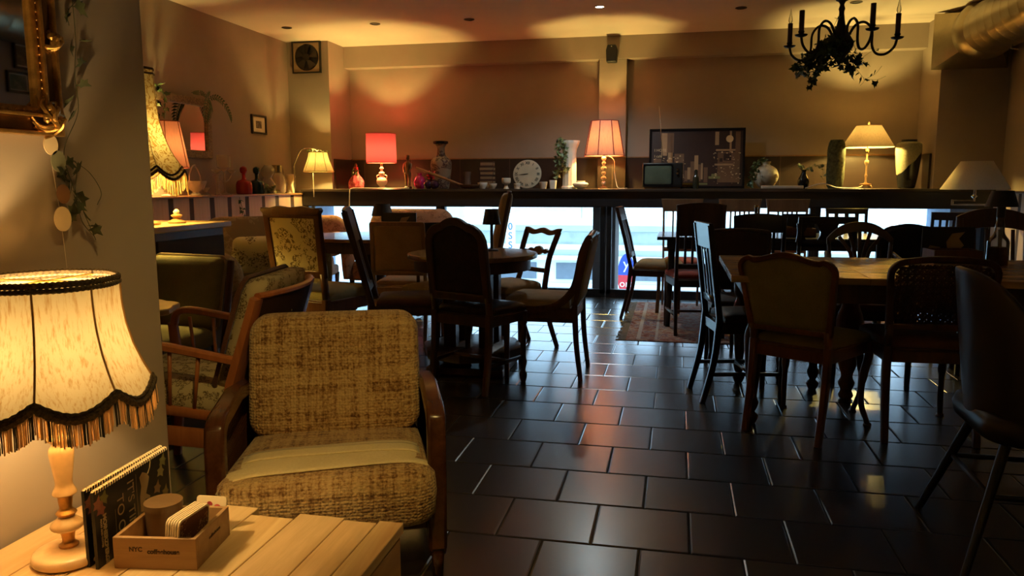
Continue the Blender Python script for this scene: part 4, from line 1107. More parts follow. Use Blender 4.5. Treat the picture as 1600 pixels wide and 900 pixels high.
obj('mirror_glass', B().prism([(.053, .053), (W2-.053, .053), (W2-.053, H2-.053), (.053, H2-.053)], .002, .012, fx), M['mirror'], t, smooth=False)
def ornament(cx, cz, s, seed):
    r_ = random.Random(seed); b = B()
    for k in range(9):
        a = r_.uniform(0, 2*PI)
        P = [(.03, -cx, cz)]
        for j in range(1, 6):
            rr = s*j/5; aa = a+j*.45*r_.choice((-1, 1)) if j < 3 else a+j*.4
            P.append((.035+.012*math.sin(j), -(cx+rr*math.cos(aa)), cz+rr*math.sin(aa)))
        b.tube(smooth_path(P, 3), [(.0055-.0002*i, .0055-.0002*i) for i in range(16)], 6)
    for k in range(5): b.lathe([(.001, -.007), (.006, -.003), (.007, 0), (.006, .005), (.001, .007)], 8, c=(.036, -(cx+r_.uniform(-s, s)*.5), cz+r_.uniform(-s, s)*.5))
    return b
obj('corner_ornament', ornament(.034, .034, .042, 1), M['gold'], t)
obj('side_ornament', ornament(.016, .19, .022, 2), M['gold'], t)
# ivy garland and paper discs on the near wall
gx = NX+.015
def nw(px, py): return atX(px, py, gx)
P = [nw(112, -10), nw(118, 60), nw(117, 120), nw(122, 175), nw(100, 235), nw(112, 285), nw(130, 330), nw(150, 375)]
b = vine_mesh([P, [nw(112, 250), nw(140, 270), nw(158, 300), nw(152, 320)], [nw(120, 0), nw(105, 20), nw(108, 40)], [nw(118, 300), nw(128, 345), nw(148, 370)], [nw(92, 240), nw(100, 262), nw(112, 285), nw(108, 310)], [nw(104, 250), nw(120, 256), nw(118, 300), nw(128, 320)]], .034, 30, r=.0007)
for v_ in b.bm.verts: v_.co.x = max(v_.co.x, NX+.002)
tag(obj('ivy_garland', b, plain('dusty_leaf', (.055, .06, .025), .8, var=.4, ns=30)), 'dusty green ivy garland trailing down the near wall beside the gilt mirror', 'garland')
t = thing('paper_garland', 'thread with round cream paper discs hanging on the near wall below the gilt mirror', 'garland', (gx, P[0].y, 0))
y_ = nw(85, 300).y
pts = [nw(78, 200), nw(80, 250), nw(92, 320), nw(100, 380), nw(106, 430)]
obj('thread', B().tube([(p_.x-gx, p_.y-P[0].y, p_.z) for p_ in pts], .0006, 4), M['cord'], t)
for (px, py, r, c_) in ((74, 226, .021, (.72, .55, .36)), (93, 342, .026, (.72, .55, .36)), (86, 252, .022, (.16, .15, .09)), (94, 303, .02, (.2, .09, .04))):
    q = nw(px, py)
    d_ = obj('disc', B().lathe([(.001, -.0008), (r, -.0008), (r, .0008), (.001, .0008)], 26), plain('disc_paper', c_, .9), t)
    d_.location = (0.008, q.y-P[0].y, q.z); d_.rotation_euler = (0, PI/2, 0)
    d_.scale = (1.0, .88, 1)
# ------------------------------------------------------------------ air duct on the right
DX, DZ = 2.66, 2.50
q = atY(1547, 42, 7.75); DX, DZ = q.x, q.z
t = thing('air_duct', 'round galvanised air duct running under the ceiling on the right', 'duct', (DX, 8.2, DZ))
Rd = .235
sp_ = [(Rd*math.cos(a), Rd*math.sin(a)) for a in [2*PI*k/40 for k in range(40)]]
ringy = lambda y, k: [(x*k, y, z*k) for x, z in sp_]
b = B(); rs_ = []
y = -.5
while y > -6.5:
    rs_ += [ringy(y, 1), ringy(y-.135, 1), ringy(y-.14, 1.004), ringy(y-.15, 1.004), ringy(y-.155, 1)]; y -= .16
b.quadstrip(rs_, capa=False, capb=False)
obj('spiral_pipe', b, M['silver'], t)
obj('collar', B().quadstrip and (lambda bb: (bb.quadstrip([ringy(-.28, 1.0), ringy(-.28, 1.1), ringy(-.36, 1.13), ringy(-.40, 1.13), ringy(-.46, 1.05), ringy(-.5, .96)], capa=False, capb=False), bb)[1])(B()), M['silver'], t)
obj('flange_gap', (lambda bb: (bb.quadstrip([ringy(-.46, .9), ringy(-.56, .9)], capa=False, capb=False), bb)[1])(B()), M['iron'], t)
ws, wt, wb_ = .33, min(.3, CZ-DZ-.01), .30
def sq2(i):
    a = 2*PI*i/40; m_ = max(abs(math.cos(a)), abs(math.sin(a))); x, z = math.cos(a)/m_, math.sin(a)/m_
    return (x*ws, -.005, z*(wt if z > 0 else wb_))
obj('square_transition', (lambda bb: (bb.quadstrip([[sq2(i) for i in range(40)], ringy(-.29, 1.0)], capa=False, capb=False), bb)[1])(B()), M['silver'], t, angle=15)
g = B().box((-Rd*.78, -1.6, .13), (.02, .62, .17), ry=math.radians(38))
obj('grille_frame', g, M['silver'], t, smooth=False)
obj('grille', B().box((-Rd*.78-.010, -1.6, .137), (.02, .54, .12), ry=math.radians(38)), M['black'], t, smooth=False)
obj('clamp', B().tube([(.0, -.95, -Rd-.0), (.0, -.95, -Rd-.03), (.05, -.95, -Rd-.04)], .008, 6), M['chrome'], t)
o = obj('ivy_vine', vine_mesh([[(RX-.03, 7.35, 1.9), (RX-.03, 7.33, 1.7), (RX-.03, 7.3, 1.5), (RX-.03, 7.25, 1.3)]], .05, 22), M['leaf']); tag(o, 'ivy hanging on the right wall above the grey shaded lamp', 'plant')
# ================================================================== CHAIRS
FB = {}
FB['cream'] = fabric('seat_cream', (.33, .22, .11), (.46, .32, .17), 300)
FB['olive'] = fabric('seat_olive', (.22, .17, .065), (.31, .25, .10), 300)
FB['tan'] = fabric('seat_tan', (.30, .17, .07), (.42, .25, .11), 300)
FB['brown'] = fabric('seat_brown', (.09, .035, .015), (.15, .06, .028), 200, .6)
FB['red'] = fabric('seat_red', (.28, .05, .035), (.40, .09, .06), 250)
FB['darkbrown'] = fabric('seat_dark', (.03, .014, .008), (.055, .026, .014), 200, .5)
FB['black'] = fabric('seat_black', (.015, .012, .014), (.03, .025, .026), 200, .8)
FB['floral'] = patterned('floral_damask', (.80, .68, .36), (.22, .15, .06), 20, .52)
FB['floralg'] = patterned('floral_gold', (.30, .20, .07), (.42, .31, .13), 14, .5)
m, nt, bs, o_ = mk('dark_leather')
v = coords(nt); n = noise(nt, v, 30, 4)
nt.links.new(ramp(nt, n, [(.3, (.018, .008, .006)), (.7, (.045, .018, .011))]), bs.inputs['Base Color']); bs.inputs['Roughness'].default_value = .32
bump(nt, bs, n, .001, .3)
FB['leather'] = m
# cane webbing: real holes, built as a lattice
def cane(b, out_fn, x0, x1, z0, z1, fn, step=.019, r=.0022):
    """three directions of strands inside the box clipped by out_fn(x,z)"""
    def run(p, d):
        seg = []
        t = 0; L = math.hypot(x1-x0, z1-z0)*1.2; cur = []
        while t < L:
            x, z = p[0]+d[0]*t, p[1]+d[1]*t
            if out_fn(x, z): cur.append((x, z))
            else:
                if len(cur) > 1: seg.append(cur)
                cur = []
            t += step*.5
        if len(cur) > 1: seg.append(cur)
        for s_ in seg: b.tube([fn(s_[0][0], 0, s_[0][1]), fn(s_[-1][0], 0, s_[-1][1])], (r*1.5, r*.5), 4, ref=(0, 1, 0))
    n = int((x1-x0)/step)+1
    for i in range(n): run((x0+i*step, z0), (0, 1))
    for i in range(int((z1-z0)/step)+1): run((x0, z0+i*step), (1, 0))
    k = int((x1-x0+z1-z0)/step)+1
    for i in range(k):
        o = i*step
        run((x0+o-(z1-z0), z0), (.7071, .7071)); run((x0+o, z0), (-.7071, .7071))

def chair(label, loc, rz, wood_, seat, wf=.45, wb=.39, d=.42, sh=.46, H=.95, rake=.2, post=.017, leg='straight', style='slats',
          wt=None, seat_t=.055, name='dining_chair', group=None, splay=.06, padmat=None, back=None, stretch=False, apron=.055, foot=1, cat='chair', open_seat=False, rake2=.0, seatw=0):
    t = thing(name, label, cat, (loc[0], loc[1], 0), rz, group)
    wt = wt or wb; bk = back or {}
    yb = lambda z: -d/2 - rake*(z-sh) - rake2*(z-sh)**2
    xw = lambda z: lerp(wb/2, wt/2, max(0, min(1, (z-sh)/(H-sh))))-post
    fn = lambda x, t_, z: (x, yb(z)+t_, z)
    # front legs
    for s in (-1, 1):
        x = s*(wf/2-.022)
        if leg == 'straight': b = B().tube([(x, d/2-.022, 0), (x, d/2-.022, sh-.02)], [(.014, .014), (.02, .02)], 8, sq=.5)
        elif leg == 'turned':
            b = B().lathe(smooth_prof([(.014, 0), (.02, .02), (.024, .05), (.014, .075), (.018, .1), (.024, .13), (.016, .16), (.02, .28), (.024, sh-.13), (.016, sh-.11), (.024, sh-.09), (.024, sh-.02)], 2), 14, c=(x, d/2-.022, 0))
        elif leg == 'cabriole':
            b = B().tube(smooth_path([(x*1.08, d/2+.01, 0), (x*1.06, d/2+.0, .03), (x*.98, d/2-.035, .12), (x*.98, d/2-.03, .25), (x*1.03, d/2-.0, .36), (x, d/2-.015, sh-.02)], 4), [(.02, .02)]*2+[(.013, .013)]*4+[(.014, .014)]*6+[(.02, .02)]*5+[(.027, .027)]*4, 10)
        else:
            b = B().tube(smooth_path([(x*1.05, d/2+.03, 0), (x, d/2-.0, .2), (x, d/2-.022, sh-.02)], 4), (.018, .018), 8, sq=.6)
        obj('leg', b, wood_, t)
    # rear legs run up into the back posts
    for s in (-1, 1):
        x = s*(wb/2-post)
        pts = smooth_path([(x, -d/2-splay, 0), (x, -d/2-splay*.3, sh*.5), (x, -d/2, sh)], 4)
        obj('leg', B().tube(pts, [(post*.8+.2*post*i/8, post*.9+.25*post*i/8) for i in range(len(pts))], 8, sq=.5, ref=(0, 1, 0)), wood_, t)
    fr = B()
    a = apron
    fr.bar((-wf/2+.03, d/2-.02, sh-.02-a/2+.0), (wf/2-.03, d/2-.02, sh-.02-a/2), a, .02, ref=(0, 1, 0))
    fr.bar((-wb/2+.02, -d/2, sh-.02-a/2), (wb/2-.02, -d/2, sh-.02-a/2), a, .02, ref=(0, 1, 0))
    for s in (-1, 1): fr.bar((s*(wf/2-.022), d/2-.03, sh-.02-a/2), (s*(wb/2-post), -d/2, sh-.02-a/2), a, .02, ref=(1, 0, 0))
    fr2 = fr.prism([(-wf/2+.015, d/2-.012), (-wb/2+.01, -d/2+.01), (wb/2-.01, -d/2+.01), (wf/2-.015, d/2-.012)], sh-.028, sh-.012, lambda x, t_, z: (x, z, t_))
    obj('seat_frame', fr2, wood_, t, bevel=.002)
    if stretch:
        for s in (-1, 1): obj('stretcher', B().tube([(s*(wf/2-.022), d/2-.03, .16), (s*(wb/2-post), -d/2-splay*.6, .16)], .011, 8, sq=.6), wood_, t)
        obj('stretcher', B().tube([(-wf/2+.03, 0, .16), (wf/2-.03, 0, .16)], .011, 8, sq=.6), wood_, t)
    if seat is not None:
        so = []
        n = 8
        P4 = [(-wf/2+.01, d/2-.005), (-wb/2+.02, -d/2+.03), (wb/2-.02, -d/2+.03), (wf/2-.01, d/2-.005)]
        for i in range(4):
            p, q = P4[i], P4[(i+1) % 4]
            for j in range(n):
                f = j/n
                bul = .025*math.sin(PI*f) if i == 3 else .004*math.sin(PI*f)
                so.append((lerp(p[0], q[0], f), lerp(p[1], q[1], f)+(bul if i == 3 else 0)))
        obj('seat', B().puff(so, .0, seat_t, lambda x, t_, z: (x, z, sh-.014+t_), n=7, p=3.2, edge=.012), seat, t, angle=70)
    # back
    zt = H
    if style == 'none': return t, fn, xw, yb
    def posts(top):
        for s_ in (-1, 1): obj('back_post', B().tube([fn(s_*xw(sh), 0, sh-.01), fn(s_*xw((sh+top)/2), 0, (sh+top)/2), fn(s_*xw(top), 0, top)], (post*.8, post), 8, sq=.5, ref=(0, 1, 0)), wood_, t)
    if style == 'slats':
        top = H-bk.get('rail', .09); ns = bk.get('n', 5)
        posts(H-.01)
        crest = bk.get('crest', 'flat'); w = wt/2
        out = []
        for i in range(17):
            x = -w*bk.get('flare', 1)+2*w*bk.get('flare', 1)*i/16; u_ = x/w
            zz = H + {'flat': 0, 'arc': .018*(1-u_*u_), 'arch': .055*(1-u_*u_)}[crest]
            out.append((x, zz))
        if crest == 'arch': out2 = [(x, top+.035*(1-(x/w)**2)) for x, _ in reversed(out)]
        else: out2 = [(w*.96, top), (-w*.96, top)]
        obj('top_rail', B().prism(out+out2, -.011, .011, fn), wood_, t, bevel=.003)
        zl = bk.get('low', sh+.09)
        obj('lower_rail', B().prism([(-xw(zl), zl-.02), (xw(zl), zl-.02), (xw(zl), zl+.02), (-xw(zl), zl+.02)], -.009, .009, fn), wood_, t)
        spread = bk.get('spread', .75)
        for i in range(ns):
            f = (i+.5)/ns*2-1; x = f*xw(zl)*spread; x2 = x*bk.get('fan', 1)
            sw_ = bk.get('w', .008)
            obj('back_slat', B().tube([fn(x, 0, zl), fn(x2, 0, top+.02)], (sw_, .005), 6, ref=(0, 1, 0)), wood_, t)
    elif style == 'panel':
        shape = bk.get('shape', 'round'); z0 = bk.get('z0', sh+.07); fw = bk.get('fw', .028); r = bk.get('r', .05)
        def outl(ins):
            o = []; N = 10
            w0, w1 = wb/2-ins, wt/2-ins; lo, hi = z0+ins, H-ins
            o += [(lerp(-w0, w0, i/N), lo) for i in range(N)]
            rr = max(.006, r-ins)
            def pt(x, z): return (x*(w0+(w1-w0)*(z-lo)/(hi-lo))/w0 if w0 else x, z)
            o += [pt(w0, lerp(lo, hi-rr, i/6)) for i in range(6)]
            for i in range(6):
                a = PI/2*i/6; o.append(pt(w0-rr+rr*math.cos(a), hi-rr+rr*math.sin(a)))
            M_ = 14
            for i in range(M_+1):
                x = lerp(w0-rr, -w0+rr, i/M_); u_ = x/(w0-rr)
                e = {'round': bk.get('am', .012)*(1-u_*u_), 'flat': 0, 'arch': .09*(1-u_*u_), 'dome': .14*math.sqrt(max(0, 1-(u_*.98)**2))-.0, 'wavy': .016*math.cos(u_*PI)*1+.006, 'serp': -.016*math.cos(u_*2*PI)*.0+.02*math.cos(u_*PI*1.5)}[shape]
                o.append(pt(x, hi+e))
            for i in range(1, 6):
                a = PI/2+PI/2*i/6; o.append(pt(-w0+rr+rr*math.cos(a), hi-rr+rr*math.sin(a)))
            o += [pt(-w0, lerp(hi-rr, lo, i/6)) for i in range(6)]
            return o
        O, I = outl(0), outl(fw)
        bt = bk.get('bt', .013)
        obj('backrest', B().ring(O, I, -bt, bt, fn), wood_, t, bevel=.005)
        for s_ in (-1, 1): obj('back_post', B().tube([fn(s_*(wb/2-post), 0, sh-.02), fn(s_*(wb/2-post), 0, z0+.03)], (post*.8, post), 8, sq=.5), wood_, t)
        pm_ = padmat or seat
        if pm_ == 'cane':
            cx = sum(x for x, z in I)/len(I)
            xs = [x for x, z in I]; zs = [z for x, z in I]
            def inside(x, z):
                c_ = False; n_ = len(I)
                for i in range(n_):
                    (xa, za), (xb_, zb_) = I[i], I[(i+1) % n_]
                    if (za > z) != (zb_ > z) and x < (xb_-xa)*(z-za)/(zb_-za)+xa: c_ = not c_
                return c_
            b = B(); cane(b, inside, min(xs), max(xs), min(zs), max(zs), fn, bk.get('step', .02), bk.get('cr', .0028))
            obj('cane_webbing', b, wood_, t)
        else:
            I2 = outl(fw*.85)
            obj('back_pad', B().puff(I2, bk.get('pb', .01), bk.get('pf', .03), fn, n=6, p=4), pm_, t, angle=70)
    elif style == 'slots':
        posts(H-.02)
        w = wt/2-.005
        obj('top_rail', B().prism([(-w, H-.05), (w, H-.05), (w, H), (-w, H)], -.012, .012, fn), wood_, t, bevel=.003)
        z0 = bk.get('z0', sh+.12)
        obj('lower_rail', B().prism([(-w+.01, z0-.2*0-.03), (w-.01, z0-.03), (w-.01, z0+.02), (-w+.01, z0+.02)], -.01, .01, fn), wood_, t)
        for k in range(3):
            c_ = (-w*.9, 0, w*.9)[k]; hw = (.03, .055, .03)[k]
            o = [(c_-hw-.015*(k != 0), z0), (c_+hw+.015*(k != 2), z0), (c_+hw*.8, z0+.05), (c_+hw*.75, H-.11), (c_+hw+.02*(k != 2), H-.05), (c_-hw-.02*(k != 0), H-.05), (c_-hw*.75, H-.11), (c_-hw*.8, z0+.05)]
            obj('back_splat', B().prism(o, -.008, .008, fn), wood_, t)
    return t, fn, xw, yb

def deg(a): return a*PI/180
# ------------------------------------------------------------------ round table group
TC = (-1.27, 4.74)
t = thing('round_table', 'round brown wooden table on four square posts with a low platform', 'table', (*TC, 0))
obj('tabletop', B().lathe([(.40, .722), (.418, .73), (.42, .745), (.414, .757), (.38, .76)], 56), M['wd_table'], t)
obj('apron', B().lathe([(.375, .655), (.375, .724)], 48, cap=True), M['wd_dark'], t)
for s1 in (-1, 1):
    for s2 in (-1, 1): obj('leg', B().bb(s1*.115-.04, s1*.115+.04, s2*.11-.04, s2*.11+.04, .04, .66), M['wd_dark'], t, smooth=False, bevel=.005)
obj('platform', B().lathe([(.33, .1), (.335, .11), (.335, .155), (.32, .165)], 8, c=(0, 0, 0)), M['wd_dark'], t)
obj('base_ring', B().bb(-.25, .25, -.24, .24, 0, .05), M['wd_dark'], t, smooth=False, bevel=.01)
chair('dark leather dining chair with a tall rounded back, nearest the round table', (-1.13, 4.375), deg(-21), M['wd_dark'], FB['leather'], wf=.46, wb=.43, wt=.42, d=.36, H=.975, rake=.13, style='panel', back=dict(shape='round', am=.035, fw=.045, z0=.53, r=.12, pf=.03, pb=.004, bt=.018), splay=.05, stretch=True, leg='turned', post=.02)
# cream chair whose sides sweep down from back to seat
t, fn, xw, yb = chair('cream upholstered chair with side rails sweeping into the seat, right of the round table', (-.80, 4.74), deg(90), M['wd_mid'], FB['cream'], wf=.47, wb=.44, d=.44, H=.875, rake=.2, style='panel', back=dict(shape='serp', fw=.022, z0=.44, r=.02, pf=.04, pb=.03), splay=.04, stretch=False, post=.016, seat_t=.07)
for s in (-1, 1):
    obj('side_rail', B().tube(smooth_path([(s*.215, .2, .445), (s*.222, .02, .435), (s*.222, -.12, .47), (s*.218, -.22, .58), (s*.212, yb(.78)+.02, .78), (s*.21, yb(.87), .87)], 4), (.011, .024), 8, sq=.6), M['wd_mid'], t)
    obj('stretcher', B().tube([(s*.2, .2, .37), (s*.2, -.22, .37)], (.008, .013), 8, sq=.5), M['wd_mid'], t)
obj('crest_rail', B().tube(smooth_path([fn(-.22, 0, .88), fn(-.1, 0, .885), fn(0, 0, .90), fn(.1, 0, .885), fn(.22, 0, .88)]), (.02, .014), 8), M['wd_mid'], t)
# open back chair with carved middle rail
t, fn, xw, yb = chair('open back wooden chair with wavy crest and carved middle rail behind the round table', (-1.16, 5.34), deg(140), M['wd_mid'], FB['cream'], wf=.44, wb=.36, wt=.40, d=.40, H=.87, rake=.3, style='none', leg='sabre', splay=.12, seat_t=.07)
for s in (-1, 1):
    obj('backrest', B().tube(smooth_path([fn(s*.165, 0, .44), fn(s*.15, -.0, .55), fn(s*.165, .02, .68), fn(s*.18, 0, .85)], 5), (.014, .024), 8, ref=(0, 1, 0)), M['wd_mid'], t)
top = [(x, .865+.009*math.cos(x*34)) for x in [(-.2+.4*i/24) for i in range(25)]]
obj('crest_rail', B().prism(top+[(x, .828+.007*math.cos(x*34)) for x in [(.19-.38*i/24) for i in range(25)]], -.012, .012, fn), M['wd_mid'], t, bevel=.003)
mid = [(-.17, .005), (-.11, .008), (-.09, .02), (-.05, .012), (-.03, .03), (0, .036), (.03, .03), (.05, .012), (.09, .02), (.11, .008), (.17, .005)]
obj('middle_rail', B().prism([(x, .705+h_) for x, h_ in mid]+[(x, .705-h_*.9) for x, h_ in reversed(mid)], -.01, .01, fn), M['wd_mid'], t, bevel=.002)
obj('lower_rail', B().prism([(-.15, .555), (.15, .555), (.15, .585), (-.15, .585)], -.009, .009, fn), M['wd_mid'], t)
# leaning tall dark chair left of the round table, seen from the side
chair('tall dark chair with raked glossy back and brown seat, left of the round table', (-1.68, 4.62), deg(-72), M['wd_dark'], FB['brown'], wf=.44, wb=.4, d=.42, H=1.04, rake=.26, style='slats', back=dict(n=3, w=.03, rail=.2, spread=.6, crest='arc'), splay=.08, post=.02)
chair('tan padded wooden chair seen from behind at the window table', (-1.99, 5.50), deg(5), M['wd_tan'], FB['tan'], wf=.44, wb=.42, wt=.41, d=.42, H=.925, rake=.12, style='panel', back=dict(shape='flat', fw=.03, z0=.53, r=.02, pf=.03, pb=.02), splay=.05)
# bentwood chair with curved pad
t, fn, xw, yb = chair('bentwood chair with a dark curved back pad and floral seat, behind the round table', (-1.62, 5.20), deg(155), M['wd_tan'], FB['floralg'], wf=.44, wb=.42, d=.40, H=.9, rake=.12, style='none', splay=.04)
b = B()
arc = lambda z, r, n=13, y0=.05: [(r*math.sin(lerp(-1.35, 1.35, i/(n-1))), y0-r*math.cos(lerp(-1.35, 1.35, i/(n-1))), z) for i in range(n)]
obj('back_pad', B().tube(arc(.83, .24), (.02, .085), 10), FB['black'], t)
obj('backrest', B().tube(arc(.70, .245), (.012, .035), 8, sq=.5), M['wd_tan'], t)
for s in (-1, 1): obj('arm_post', B().tube([(s*.235, .0, .44), (s*.238, .0, .72)], .014, 8), M['wd_tan'], t)
# tall white padded chair edge on
chair('tall cream padded high back chair seen edge on beyond the round table', (-1.63, 5.90), deg(104), M['wd_dark'], FB['cream'], wf=.44, wb=.42, d=.42, H=1.14, rake=.2, style='panel', back=dict(shape='flat', fw=.018, z0=.5, r=.03, pf=.06, pb=.035), splay=.04, seat_t=.08)
# small lamp on the round table
def black_lamp(lab, x, y, z, H, r, base=True):
    t = thing('small_lamp', lab, 'lamp', (x, y, z))
    obj('lamp_shade', B().lathe([(r, H-.1*1.0), (r*.72, H), (r*.70, H), (r*.98, H-.1)], 28, cap=False), M['black'], t)
    obj('stem', B().lathe([(.045, 0), (.045, .008), (.012, .014), (.01, .03), (.01, H-.03)], 14), M['black'], t)
    return t
q = atY(768, 335, 4.88)
black_lamp('small black shaded lamp standing on the round table', q.x+.0, 4.88, .76, q.z+.035-.76, .06)

# ------------------------------------------------------------------ window table on the left
TW2 = (-2.50, 6.12)
t = thing('oval_table', 'oval polished red brown table with carved scroll feet by the left window', 'table', (*TW2, 0))
b = B(); n = 48
ov = lambda k, z: [(.72*k*math.cos(2*PI*i/n), .50*k*math.sin(2*PI*i/n), z) for i in range(n)]
b.quadstrip([ov(.97, .725), ov(1, .735), ov(1, .75), ov(.985, .76)])
obj('tabletop', b, wood('red_polished', (.12, .04, .018), (.2, .075, .03), .12, 0, 8, coat=.4), t)
b = B(); b.quadstrip([ov(.9, .64), ov(.9, .726)]); obj('apron', b, M['wd_dark'], t)
obj('pedestal', B().lathe(smooth_prof([(.10, .2), (.12, .25), (.07, .3), (.09, .42), (.12, .5), (.07, .56), (.15, .64)], 3), 20), M['wd_dark'], t)
for k in range(4):
    a = PI/4+PI/2*k+.2
    P = [(.05, .3), (.2, .26), (.33, .14), (.42, .045), (.47, .04), (.48, .08), (.45, .1)]
    obj('leg', B().tube(smooth_path([(r*math.cos(a), r*math.sin(a), z) for r, z in P], 4), [(.03, .045)]*10+[(.024, .03)]*15, 8), M['wd_dark'], t)
q = atY(597, 325, 6.1)
black_lamp('small black shaded lamp on the oval window table', q.x, 6.1, .76, q.z+.035-.76, .09)
def menu_box(lab_box, lab_menu, x, y, z, rz, s=1.0, boxmat=None):
    t = thing('menu_box', lab_box, 'box', (x, y, z), rz)
    w, d_, h_ = .13*s, .09*s, .075*s
    bx_ = B().bb(-w, w, -d_, d_, 0, .008)
    for a in ((-w, -w+.008, -d_, d_), (w-.008, w, -d_, d_), (-w, w, -d_, -d_+.008), (-w, w, d_-.008, d_)): bx_.bb(*a, 0, h_)
    obj('box', bx_, boxmat or M['wd_mid'], t, smooth=False)
    t2 = thing('menu', lab_menu, 'menu', (x-.0*math.cos(rz), y, z), rz)
    t2.location = (x-math.sin(rz)*(-d_-.02), y-math.cos(rz)*0+(d_+.02)*math.cos(rz), z)
    obj('cover', B().bb(-.145*s, .145*s, -.004, .004, 0, .2*s), M['black'], t2, smooth=False)
    mp_ = plain('menu_print', (.42, .28, .16), .6)
    obj('printed_food', B().prism([(.0, .06), (.05, .05), (.09, .09), (.06, .13), (.09, .17), (.02, .16), (-.01, .11)], -.0052, -.0042, lambda x_, t_, z_: (x_*s, t_, z_*s)), mp_, t2, smooth=False)
    obj('printed_food', B().prism([(-.13, .03), (-.06, .05), (-.04, .08), (-.1, .09)], -.0052, -.0042, lambda x_, t_, z_: (x_*s, t_, z_*s)), mp_, t2, smooth=False)
    return t
menu_box('brown wooden condiment box on the oval window table', 'dark printed menu standing on the oval window table', atY(617, 350, 5.85).x, 5.85, .761, 0, 1.0)

# ------------------------------------------------------------------ armchairs and sofas at the left window
def tub_sofa(lab, x, y, rz, w, H, mat, name='sofa', cat='sofa', d=.75, arms=True):
    t = thing(name, lab, cat, (x, y, 0), rz)
    wood_ = M['wd_dark']
    def ro(k): return rrect(-w/2+k, w/2-k, .42, H, .16 if H > .7 else .1, 6)
    obj('backrest', B().puff(ro(0), .05, .1, lambda a, t_, z: (a, -d/2+.06-.2*(z-.42)+t_, z), n=7, p=3), mat, t, angle=70)
    obj('seat', B().puff(rrect(-w/2+.1, w/2-.1, -d/2+.1, d/2, .08, 4), .0, .16, lambda a, t_, z: (a, z, .32+t_), n=6, p=4), mat, t, angle=70)
    obj('seat_frame', B().bb(-w/2+.08, w/2-.08, -d/2+.08, d/2-.02, .24, .34), mat, t, smooth=False, bevel=.02)
    for s in (-1, 1):
        if arms: obj('arm', B().tube(smooth_path([(s*(w/2-.06), -d/2+.1, .62), (s*(w/2-.05), 0, .63), (s*(w/2-.06), d/2-.08, .6), (s*(w/2-.07), d/2-.05, .42), (s*(w/2-.08), d/2-.06, .26)], 4), (.065, .07), 10), mat, t)
        for yy in (-d/2+.12, d/2-.08): obj('leg', B().tube([(s*(w/2-.1), yy, 0), (s*(w/2-.09), yy, .26)], [(.014, .014), (.026, .026)], 8), wood_, t)
    return t
cop = patterned('copper_tufted', (.40, .20, .11), (.22, .1, .05), 30, .5)
tub_sofa('copper tufted armchair at the far left of the oval window table', -3.76, 7.3, deg(188), .7, .86, cop, 'armchair', 'armchair')
tub_sofa('wide copper tufted settee behind the menu on the oval window table', atY(632, 340, 7.6).x, 7.4, deg(178), .95, .93, cop)
tub_sofa('low gold floral armchair between the floral chair and the oval table', -3.35, 6.15, deg(-85), .62, .74, FB['floralg'], 'armchair', 'armchair', .62)
t = tub_sofa('gold brocade armchair with rolled arm tucked between the cabinet and the floral chair', -3.06, 5.28, deg(-135), .74, .94, patterned('brocade', (.27, .19, .09), (.36, .27, .14), 9, .5), 'armchair', 'armchair', .8)
o = obj("cushion", B().puff(rrect(-.2, .2, -.16, .16, .05, 4), .06, .06, None, n=6, p=2.5), FB["floral"])
q = atY(385, 385, 5.0)
# floral tall back chair
t, fn, xw, yb = chair('tall dark framed chair with a pale floral back panel, left of the middle', (-2.31, 4.76), deg(-15), M['wd_mid'], FB['olive'], wf=.50, wb=.455, wt=.47, d=.46, H=1.03, rake=.12, style='panel', padmat=FB['floral'], back=dict(shape='flat', fw=.048, z0=.60, r=.012, pf=.02, pb=.012, bt=.016), splay=.05, post=.024, seat_t=.08, apron=.07, leg='cabriole')
obj('crest_rail', B().prism([(-.25, 1.03), (-.24, 1.05), (-.18, 1.045), (-.1, 1.06), (0, 1.05), (.1, 1.06), (.18, 1.045), (.24, 1.05), (.25, 1.03), (.22, 1.0), (-.22, 1.0)], -.02, .02, fn), M['wd_mid'], t, bevel=.005)
q = Vector((-3.28, 5.12, .56))
o.location = (-3.13, 5.32, .66); o.rotation_euler = (deg(60), 0, deg(-135)); tag(o, 'pale gold cushion with a dark edge on the brocade armchair', 'cushion')
# ------------------------------------------------------------------ cabinet
t = thing('cabinet', 'dark brown cabinet with a pale wooden top carrying the tall fringed lamp', 'cabinet', (-3.42, 3.95, 0))
x1, y0_, y1_ = .42, -.75, .72
obj('body', B().bb(-.45, x1, y0_, y1_, .04, .91), M['wd_dark'], t, smooth=False, bevel=.004)
obj('top', B().bb(-.49, x1+.04, y0_-.04, y1_+.04, .91, .95), wood('cabinet_top', (.40, .24, .1), (.55, .36, .17), .3, 1, 8), t, smooth=False, bevel=.008)
for k in range(2): obj('door', B().bb(x1-.002, x1+.014, lerp(y0_, y1_, k/2)+.04, lerp(y0_, y1_, (k+1)/2)-.02, .1, .86), plain('cabinet_door', (.06, .036, .016), .7, spec=.2), t, smooth=False, bevel=.004)
obj('plinth', B().bb(-.42, x1-.03, y0_+.03, y1_-.03, 0, .05), M['black'], t, smooth=False)
t = thing('ornament', 'little brass and white ornament beside the lamp on the cabinet', 'ornament', (-3.12, 4.35, .951))
obj('base', B().lathe(smooth_prof([(.05, 0), (.055, .01), (.02, .03), (.028, .04), (.035, .05), (.015, .06)], 3), 20), M['wd_tan'], t)
obj('top', B().lathe(smooth_prof([(.018, .06), (.02, .075), (.006, .09)], 3), 16), M['cream'], t)
